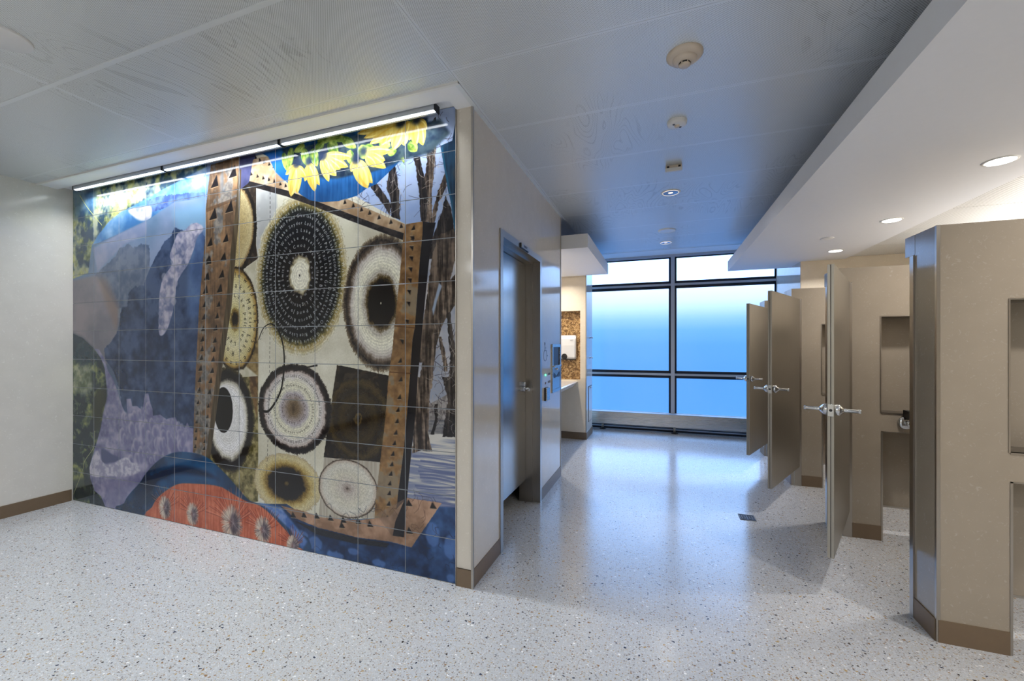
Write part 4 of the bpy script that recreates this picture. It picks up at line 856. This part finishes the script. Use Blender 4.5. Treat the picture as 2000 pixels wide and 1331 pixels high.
for a in range(6): cyl(bm, (.104+.026*math.cos(a*math.pi/3), 2.195+.026*math.sin(a*math.pi/3), HC-.040), (.104+.026*math.cos(a*math.pi/3), 2.195+.026*math.sin(a*math.pi/3), HC-.053), .003, seg=8)
link('cap', bm, M['beige'], sd, True)
ms = thing('motion_sensor', 'flat round white sensor with a small lens on the hall ceiling', 'sensor', (.090, 2.838, HC))
bm = bmesh.new(); lathe(bm, [(.060, 0), (.060, -.008), (.056, -.020), (.050, -.024), (0, -.025)], 40, 'Z', (.090, 2.838, HC)); link('body', bm, M['whitep'], ms, True)
bm = bmesh.new(); lathe(bm, [(.017, -.023), (.014, -.033), (0, -.036)], 24, 'Z', (.090, 2.838, HC)); link('lens', bm, M['beige'], ms, True)
for s in (-1, 1):
    bm = bmesh.new(); lathe(bm, [(.008, -.024), (.007, -.028), (0, -.028)], 16, 'Z', (.090+s*.020, 2.838+s*.022, HC)); link('eyelet', bm, M['ink'], ms, True)
ds = thing('detector_box', 'small rectangular white box with side openings on the hall ceiling', 'sensor', (.087, 3.53, HC))
bm = bmesh.new(); bx(bm, .027, .147, 3.505, 3.56, HC-.034, HC, .004); link('body', bm, M['beige'], ds)
bm = bmesh.new(); bx(bm, .024, .150, 3.500, 3.512, HC-.050, HC-.022, .003); link('cover', bm, M['whitep'], ds)
for s in (.045, .129):
    box('opening', s-.009, s+.009, 3.5035, 3.506, HC-.020, HC-.006, M['black'], ds)
sp = thing('ceiling_speaker', 'round white speaker with grey grille between two hall downlights', 'speaker', (.057, 5.475, HC))
bm = bmesh.new(); lathe(bm, [(.105, 0), (.104, -.006), (.084, -.014), (.080, -.010)], 40, 'Z', (.057, 5.475, HC)); link('ring', bm, M['white'], sp, True)
bm = bmesh.new(); lathe(bm, [(.080, -.010), (0, -.011)], 40, 'Z', (.057, 5.475, HC)); link('grille', bm, M['perfrim'], sp, True)
cs = thing('ceiling_disc', 'plain pale round cover at the left edge of the perforated ceiling', 'cover plate', (-2.865, .985, HC))
bm = bmesh.new(); lathe(bm, [(.105, .0), (.105, -.008), (.100, -.012), (0, -.012)], 48, 'Z', (-2.865, .985, HC)); link('plate', bm, M['whitep'], cs, True)
cs = thing('ceiling_disc', 'small flat white cover disc on the right canopy beside the downlights', 'cover plate', (1.55, 4.95, 2.52))
bm = bmesh.new(); lathe(bm, [(.055, .0), (.055, -.005), (.052, -.008), (0, -.008)], 40, 'Z', (1.55, 4.95, 2.52)); link('plate', bm, M['whitep'], cs, True)
for y, lb in ((5.636, 'lit downlight on the right canopy nearest the window'), (4.421, 'lit downlight on the right canopy in the middle of the three'), (3.215, 'lit downlight on the right canopy nearest the camera'), (2.0, 'added canopy downlight just above the nearest partition, outside the picture'), (.79, 'added canopy downlight beside the camera, outside the picture'), (-.42, 'added canopy downlight farthest behind the camera, outside the picture')):
    downlight(1.842, y, 2.52, lb, 'canopy downlights', r=.062, power=STALL_P, spread=140, colr=(1, .96, .92))  # those outside the picture are added for their light
for x, y, lb in ((-2.2, -.5, 'added lobby downlight closest to the mural, behind the camera'), (-1.3, -.9, 'added lobby downlight just behind the camera'), (-3.2, -2.35, 'added lobby downlight at the back toward the pale left wall'), (-1.8, -2.35, 'added middle lobby downlight of the back row'), (-.4, -2.35, 'added back row lobby downlight nearest the plaster canopy')):  # unseen lamps added to fill the front of the lobby with light
    downlight(x, y, HC, lb, 'added lobby downlights', r=.075, power=LOBBY_P, spread=165, colr=(.92, .96, 1))
for x, y, lb in ((-1.45, 5.9, 'small added downlight in the left canopy over the wash counter by the pier'), (-1.45, 5.05, 'small added downlight in the left canopy over the near end of the wash counter')):  # unseen lamps added to brighten the alcove and the cream wall
    downlight(x, y, 2.52, lb, 'added counter downlights', r=.05, power=9, spread=150, colr=(1, .93, .84))
# ================================================================ wash counter, towel dispenser and pier hooks
wc = thing('wash_counter', 'white slab wash counter with sloping front projecting from behind the hall wall', 'counter', (-1.6, 5.4, .80))
bm = bmesh.new(); vs = [(-1.95, .90), (-1.235, .90), (-1.225, .885), (-1.30, .81), (-1.95, .81)]
a = [bm.verts.new((x, 4.51, z)) for x, z in vs]; b = [bm.verts.new((x, 6.36, z)) for x, z in vs]
for i in range(5): bm.faces.new((a[i], a[(i+1) % 5], b[(i+1) % 5], b[i]))
bm.faces.new(a[::-1]); bm.faces.new(b); bmesh.ops.recalc_face_normals(bm, faces=bm.faces[:]); link('worktop', bm, M['counter'], wc)
bm = bmesh.new(); bx(bm, -1.95, -1.935, 4.51, 6.36, .90, 1.0); link('splashback', bm, M['counter'], wc)
td = thing('towel_dispenser', 'pale curved paper towel dispenser on the brown stone recess', 'dispenser', (-1.41, 6.46, 1.23))
bm = bmesh.new(); prof = [(0, 1.235), (.07, 1.235), (.098, 1.27), (.10, 1.45), (.088, 1.55), (.06, 1.60), (0, 1.61)]
for k, xe in enumerate((-1.56, -1.262)): pass
A = [bm.verts.new((-1.56, 6.462-y, z)) for y, z in prof]; B = [bm.verts.new((-1.262, 6.462-y, z)) for y, z in prof]
for i in range(len(prof)-1): bm.faces.new((A[i], A[i+1], B[i+1], B[i]))
bm.faces.new(A); bm.faces.new(B[::-1]); bmesh.ops.recalc_face_normals(bm, faces=bm.faces[:]); bmesh.ops.bevel(bm, geom=[e for e in bm.edges if abs(e.verts[0].co.x-e.verts[1].co.x) < 1e-5], offset=.012, segments=3, affect='EDGES'); link('cover', bm, M['whitep'], td)
bm = bmesh.new(); lathe(bm, [(.046, -.002), (.040, -.004), (0, -.004)], 28, 'Y', (-1.435, 6.362, 1.275)); link('thumb_recess', bm, M['black'], td, True)
box('outlet', -1.55, -1.27, 6.375, 6.455, 1.222, 1.236, M['black'], td)
bm = bmesh.new()
for zz, ll in ((1.532, .05), (1.520, .038)): bx(bm, -1.345, -1.345+ll, 6.3600, 6.3625, zz, zz+.004)
link('printed_mark', bm, M['ink'], td)
for z, lb in ((1.574, 'upper steel coat hook on the glossy pier face'), (1.252, 'lower steel coat hook on the glossy pier face')):
    h = thing('coat_hook', lb, 'hook', (-1.094, 6.70, z), group='pier hooks')
    bm = bmesh.new(); lathe(bm, [(0, .008), (.016, .008), (.018, 0)], 20, 'X', (-1.094, 6.70, z)); cyl(bm, (-1.094, 6.70, z), (-1.055, 6.70, z), .007); link('stem', bm, M['chrome'], h, True)
    bm = bmesh.new(); lathe(bm, [(0, .0), (.014, .0), (.014, .012), (0, .012)], 18, 'X', (-1.058, 6.70, z)); link('knob', bm, M['chrome'], h, True)
wp = thing('waste_panel', 'narrow glossy flap with steel pull set low in the pier face', 'panel', (-1.094, 6.70, .3))
box('flap', -1.094, -1.086, 6.56, 6.84, .25, .79, M['lam'], wp, bev=.002)
bm = bmesh.new(); bx(bm, -1.0955, -1.088, 6.548, 6.852, .238, .246); bx(bm, -1.0955, -1.088, 6.548, 6.852, .794, .802); bx(bm, -1.0955, -1.088, 6.548, 6.556, .246, .794); bx(bm, -1.0955, -1.088, 6.844, 6.852, .246, .794); link('rim', bm, M['darkm'], wp)
bm = bmesh.new(); bx(bm, -1.086, -1.060, 6.66, 6.74, .765, .785, .004); link('pull', bm, M['chrome'], wp)
# ================================================================ fittings on the hall wall beyond the door
du = thing('recessed_dispenser', 'tall recessed steel dispenser with dark upper window and lower door on hall wall', 'dispenser', (X1, 4.29, .96))
bm = bmesh.new(); a0, a1, b0, b1 = 4.112, 4.468, .962, 1.462
for b in ((a0, a1, b0, b0+.03), (a0, a1, b1-.03, b1), (a0, a0+.035, b0+.03, b1-.03), (a1-.03, a1, b0+.03, b1-.03)): bx(bm, X1-.0, X1+.012, b[0], b[1], b[2], b[3])
link('frame', bm, M['steelh'], du)
box('recess_back', X1+.0005, X1+.002, a0+.03, a1-.03, 1.24, 1.435, M['darkm'], du)
bm = bmesh.new(); bx(bm, X1+.002, X1+.010, a0+.036, a1-.031, .994, 1.225, .001); link('door', bm, M['steelh'], du)
bm = bmesh.new(); bx(bm, X1+.002, X1+.03, a0+.036, a1-.031, 1.228, 1.240, .002); link('shelf', bm, M['steelh'], du)
bm = bmesh.new(); lathe(bm, [(0, .02), (.011, .02), (.012, 0)], 16, 'X', (X1+.010, 4.29, 1.20)); link('knob', bm, M['chrome'], du, True)
for s in (-1, 1):
    bm = bmesh.new(); pts = [(0, 0), (.10, .035), (.13, .03), (.13, .0), (.09, -.02), (0, -.012)]
    a = [bm.verts.new((X1+.0105, 4.29+s*(.012+y), 1.13+z)) for y, z in pts]; b = [bm.verts.new((X1+.013, 4.29+s*(.012+y), 1.13+z)) for y, z in pts]
    for i in range(6): bm.faces.new((a[i], a[(i+1) % 6], b[(i+1) % 6], b[i]))
    bm.faces.new(b); bm.faces.new(a); bmesh.ops.recalc_face_normals(bm, faces=bm.faces[:]); link('finger_pull', bm, M['darkm'], du)
ws = thing('accessible_sign', 'dark outline wheelchair symbol printed on the wall beside the door', 'sign', (X1, 3.86, 1.38))
def flatline(bm, pts, w, x):
    for i in range(len(pts)-1):
        (y0, z0), (y1, z1) = pts[i], pts[i+1]; dx, dz = y1-y0, z1-z0; L = math.hypot(dx, dz) or 1; nx, nz = -dz/L*w/2, dx/L*w/2
        q = [(y0+nx, z0+nz), (y1+nx, z1+nz), (y1-nx, z1-nz), (y0-nx, z0-nz)]
        A = [bm.verts.new((x, a, b)) for a, b in q]; B = [bm.verts.new((x+.0015, a, b)) for a, b in q]
        for k in range(4): bm.faces.new((A[k], A[(k+1) % 4], B[(k+1) % 4], B[k]))
        bm.faces.new(B)
bm = bmesh.new(); cy0 = 3.872
flatline(bm, [(cy0+.062*math.cos(math.radians(a)), 1.352+.052*math.sin(math.radians(a))) for a in range(100, 371, 15)], .006, X1)
flatline(bm, [(cy0-.012, 1.452), (cy0-.012, 1.40), (cy0+.04, 1.40)], .007, X1); flatline(bm, [(cy0-.012, 1.425), (cy0+.035, 1.425)], .007, X1)
flatline(bm, [(cy0+.04, 1.40), (cy0+.07, 1.345), (cy0+.095, 1.352)], .007, X1); flatline(bm, [(cy0-.012+.013*math.cos(a), 1.466+.013*math.sin(a)) for a in [i*math.pi/5 for i in range(11)]], .007, X1)
link('symbol', bm, M['ink'], ws)
for z, mt, w, lb in ((1.163, 'green', 'OPEN', 'green lit indicator lamp lettered OPEN on the hall wall'), (1.085, 'red', 'IN USE', 'dark red indicator lamp lettered IN USE under the green one')):
    t = thing('indicator_lamp', lb, 'indicator', (X1, 3.885, z), group='door status lamps')
    bm = bmesh.new(); lathe(bm, [(0, .008), (.008, .007), (.010, .0)], 18, 'X', (X1, 3.875, z)); link('lens', bm, M[mt], t, True)
    bm = bmesh.new(); lathe(bm, [(.011, .003), (.014, .002), (.014, 0)], 18, 'X', (X1, 3.875, z)); link('bezel', bm, M['chrome'], t, True)
    text('lettering', w, .034, M['ink'], t, Matrix.Translation((.001, .13, 0)) @ Matrix.Rotation(math.pi/2, 4, 'Z') @ Matrix.Rotation(math.pi/2, 4, 'X'))
rd = thing('card_reader', 'slim dark and steel push plate box below the indicator lamps', 'push plate', (X1, 3.89, .98))
box('back_box', X1, X1+.014, 3.835, 3.955, .915, 1.042, M['black'], rd, bev=.002); box('cover', X1+.014, X1+.026, 3.838, 3.952, .918, 1.039, M['steelh'], rd, bev=.003)
# ================================================================ floor drain
dr = thing('floor_drain', 'small square slotted drain grate set in the terrazzo floor of the hall', 'drain', (.672, 3.945, 0))
box('pan', .612, .732, 3.885, 4.005, .0005, .0015, M['black'], dr)
bm = bmesh.new()
for b in ((.612, .732, 3.885, 3.893), (.612, .732, 3.997, 4.005), (.612, .620, 3.885, 4.005), (.724, .732, 3.885, 4.005), (.668, .676, 3.885, 4.005)): bx(bm, b[0], b[1], b[2], b[3], .0008, .004)
link('rim', bm, M['ink'], dr)
for cx in (.644, .700):
    for k in range(4): box('bar', cx-.020, cx+.020, 3.905+k*.024, 3.912+k*.024, .001, .0038, M['ink'], dr)
    for k in (-1, 1): box('bar', cx+k*.010-.003, cx+k*.010+.003, 3.905, 3.985, .001, .0037, M['ink'], dr)
# ================================================================ convector under the window
cv = thing('convector', 'long brushed steel convector heater on short posts under the window', 'radiator', (.25, 7.30, 0))
for x0, x1, m_ in ((-1.9, -1.01, 'steelh'), (-1.006, .705, 'steelh'), (.709, 1.40, 'steelh')):
    box('front_cover', x0, x1, 7.215, 7.222, .115, .315, M[m_], cv)
box('back_box', -1.9, 1.655, 7.222, 7.385, .118, .300, M['steelh'], cv)
box('front_cover', 1.404, 1.655, 7.215, 7.222, .115, .315, M['steelh'], cv)
bm = bmesh.new(); bx(bm, -1.9, 1.655, 7.213, 7.224, .312, .322); bx(bm, -1.9, 1.655, 7.376, 7.388, .312, .322); link('grille_rail', bm, M['alu'], cv)
bm = bmesh.new(); x = -1.9
while x < 1.65:
    bx(bm, x, x+.006, 7.224, 7.376, .306, .318); x += .0135
for yk in (7.255, 7.285, 7.315, 7.345): bx(bm, -1.9, 1.65, yk, yk+.005, .304, .316)
o = link('grille_bars', bm, M['alu'], cv); o['kind'] = 'stuff'
for x in (-.97, .195, 1.36):
    bm = bmesh.new(); cyl(bm, (x, 7.30, .008), (x, 7.30, .12), .021); link('post', bm, M['steel'], cv, True)
    bm = bmesh.new(); cyl(bm, (x, 7.30, 0), (x, 7.30, .008), .055, seg=28); link('foot_plate', bm, M['darkm'], cv, True)
for z in (.05, .085):
    bm = bmesh.new(); cyl(bm, (-1.9, 7.345, z), (1.655, 7.345, z), .010, seg=12); link('pipe', bm, M['alu'], cv, True)
# ================================================================ toilet stalls: partitions
def partition(y0, front_post, label):
    t = thing('stall_partition', label, 'partition', (XR, y0, 0), group='stall partitions')
    LOCAL[0] = False
    TZ = 2.038; px = XR+ (.085 if front_post else .0)
    xs, xo = px+.004, 1.530; xe = 1.98; xw = 3.195
    # front skin with two cut-outs
    bm = bmesh.new()
    bx(bm, xs, xo, y0, y0+.022, 0, 1.93)                       # upright beside the hall
    bx(bm, XR+.004 if not front_post else XR+.004, xw, y0, y0+.022, 1.93, TZ)
    bx(bm, xo, xw, y0, y0+.022, 1.662, 1.93); bx(bm, xo, xe, y0, y0+.022, .812, .948); bx(bm, xe, xw, y0, y0+.022, .2, 1.662)
    link('front_panel', bm, M['stall'], t)
    box('rear_panel', XR+.20, xw, y0+.165, y0+.187, .212, TZ, M['stall'], t)
    box('edge_strip', XR+.20, xw, y0+.163, y0+.189, .200, .212, M['steel'], t)
    # steel edging of the cut-outs
    bm = bmesh.new(); e = .007
    bx(bm, xo-e, xo, y0-.003, y0+.165, .948, 1.662+e); bx(bm, xo, xe, y0-.003, y0+.165, 1.662-e+.007, 1.662+e); bx(bm, xe, xe+e, y0-.003, y0+.165, .948, 1.662)
    bx(bm, xo, xe, y0-.003, y0+.165, .948-e, .948)
    link('niche_edging', bm, M['steel'], t)
    bm = bmesh.new(); bx(bm, xo-.001, xo+.009, y0-.003, y0+.03, 0, .812); bx(bm, xo, xe, y0-.003, y0+.03, .806, .812); link('opening_edging', bm, M['steel'], t)
    box('kick_base', xs, xo-.002, y0-.006, y0, 0, .108, M['base'], t)
    # hall-side face
    bm = bmesh.new()
    d1 = y0+.185 if not front_post else y0+.20
    box('side_panel', XR, XR+.02, y0+.004, d1, .0, TZ, M['stall'], t)
    box('side_base', XR-.006, XR, y0+.004, d1, 0, .108, M['base'], t)
    box('side_head', XR-.001, XR+.024, d1, y0+.277, 1.932, TZ, M['stall'], t)
    box('strike_jamb', XR-.008, XR+.05, d1-.0, d1+.034, 0, 1.928, M['steel'], t)
    box('strike_stop', XR+.02, XR+.06, d1+.034, d1+.058, 0, 1.926, M['steel'], t)
    if front_post:
        box('corner_guard', XR-.004, XR+.022, y0-.004, y0+.006, 0, 1.925, M['steel'], t)
        bm = bmesh.new(); bx(bm, XR+.026, XR+.086, y0-.010, y0+.0, 0, 1.925, .001); link('hinge_post', bm, M['steel'], t)
        box('top_rail', XR, XR+.02, y0-.002, y0+.004, 1.928, TZ, M['stall'], t)
    else:
        box('corner_guard', XR-.003, XR+.012, y0-.004, y0+.010, 0, TZ, M['steel'], t)
    return t
partition(2.612, False, 'nearest stall partition with steel corner edge and brown base at the right')
partition(3.822, True, 'second stall partition seen behind the nearest open door')
partition(5.03, True, 'third stall partition standing behind the middle open door')
partition(6.232, True, 'farthest stall partition by the window behind the last open door')
# ---- stall doors
def stall_door():
    LOCAL[0] = True; Wd = .965; T = .032
    t = thing('stall_door', '', 'door')
    for k, yk in ((0, 0), (1, T-.0145)):
        bm = bmesh.new(); bx(bm, 0, Wd, yk, yk+.0145, .205, 1.925, .001); link('skin', bm, M['doorsteel'], t)
    box('core', .002, Wd-.003, .0145, T-.0145, .207, 1.923, M['darkm'], t)
    bm = bmesh.new(); bx(bm, -.012, -.001, .004, T-.004, .21, 1.92); o = link('hinge', bm, M['darkm'], t)
    for k in range(7):
        bm = bmesh.new(); z = .38+k*.235; lathe(bm, [(0, .0025), (.0035, .0015), (.004, 0)], 8, 'Y', (-.004, T-.004, z)); s = link('screw', bm, M['chrome'], o, True)
    hz = 1.07; hx = Wd-.045
    box('latch_plate', Wd-.0005, Wd+.0025, .002, T-.002, hz-.035, hz+.035, M['chrome'], t, bev=.001)
    bm = bmesh.new(); cyl(bm, (Wd+.002, T/2, hz), (Wd+.004, T/2, hz), .008, seg=16); link('latch_bolt', bm, M['darkm'], t)
    for s, yb in ((1, T), (-1, 0)):
        bm = bmesh.new(); lathe(bm, [(.031, 0), (.033, s*.003), (.033, s*.022), (.030, s*.025)], 8 if False else 28, 'Y', (hx, yb, hz)); link('rose', bm, M['chrome'], t, True)
        bm = bmesh.new(); lathe(bm, [(.030, s*.024), (.014, s*.042), (.0, s*.043)], 28, 'Y', (hx, yb, hz)); link('collar', bm, M['chrome'], t, True)
        bm = bmesh.new(); lathe(bm, [(.0105, s*.040), (.0105, s*.105), (.0125, s*.107), (.0125, s*.116), (.009, s*.120), (0, s*.120)], 20, 'Y', (hx, yb, hz)); link('lever', bm, M['chrome'], t, True)
    LOCAL[0] = False
    return t
sd0 = stall_door(); index_kids(sd0)
for i, (hx, hy, fx, fy, lb) in enumerate(((1.297, 3.800, .938, 2.974, 'nearest steel stall door standing open beside the tall partition'), (1.298, 5.005, .919, 4.251, 'middle steel stall door standing open in the hall'), (1.294, 6.205, .968, 5.474, 'farthest steel stall door standing open nearest the window'))):
    o = sd0 if i == 0 else copy_tree(sd0)
    dx, dy = fx-hx, fy-hy; a = math.atan2(dy, dx)
    o.location = (hx, hy, 0); o.rotation_euler = (0, 0, a); o['label'] = lb; o['category'] = 'door'; o['group'] = 'open stall doors'
# added linear lamps hidden behind the partitions, brightening the white panels over the stalls
for y0, y1, lb in ((2.92, 3.72, 'added linear uplight on the rear wall of the nearest stall behind the tall partition'), (4.12, 4.92, 'added linear uplight on the rear wall of the second stall')):
    t = thing('added_wall_lamp', lb, 'lamp', (3.12, (y0+y1)/2, 1.80), group='added stall uplights')
    box('housing', 3.06, 3.2, y0, y1, 1.76, 1.79, M['alu'], t); box('lens', 3.07, 3.19, y0+.01, y1-.01, 1.791, 1.794, M['lampdim'], t)
    o = area_light('added_wall_lamp_light', (0, 0, 0), .1, y1-y0-.04, 19, (1, .98, .95), rot=(math.pi, 0, 0)); o.parent = t
# paper holder on the second partition
th = thing('paper_holder', 'round chrome paper roll holder on the second partition bar', 'paper holder', (1.675, 3.82, .884))
bm = bmesh.new(); lathe(bm, [(.050, 0), (.050, -.004), (.042, -.014), (.020, -.018)], 32, 'Y', (1.675, 3.821, .884)); link('rose', bm, M['chrome'], th, True)
bm = bmesh.new(); lathe(bm, [(.020, -.014), (.020, -.05), (.024, -.052), (.024, -.06), (0, -.06)], 24, 'Y', (1.675, 3.821, .884)); link('spindle', bm, M['chrome'], th, True)
bm = bmesh.new(); bx(bm, 1.655, 1.72, 3.745, 3.817, .925, .978, .003); link('flap', bm, M['black'], th)
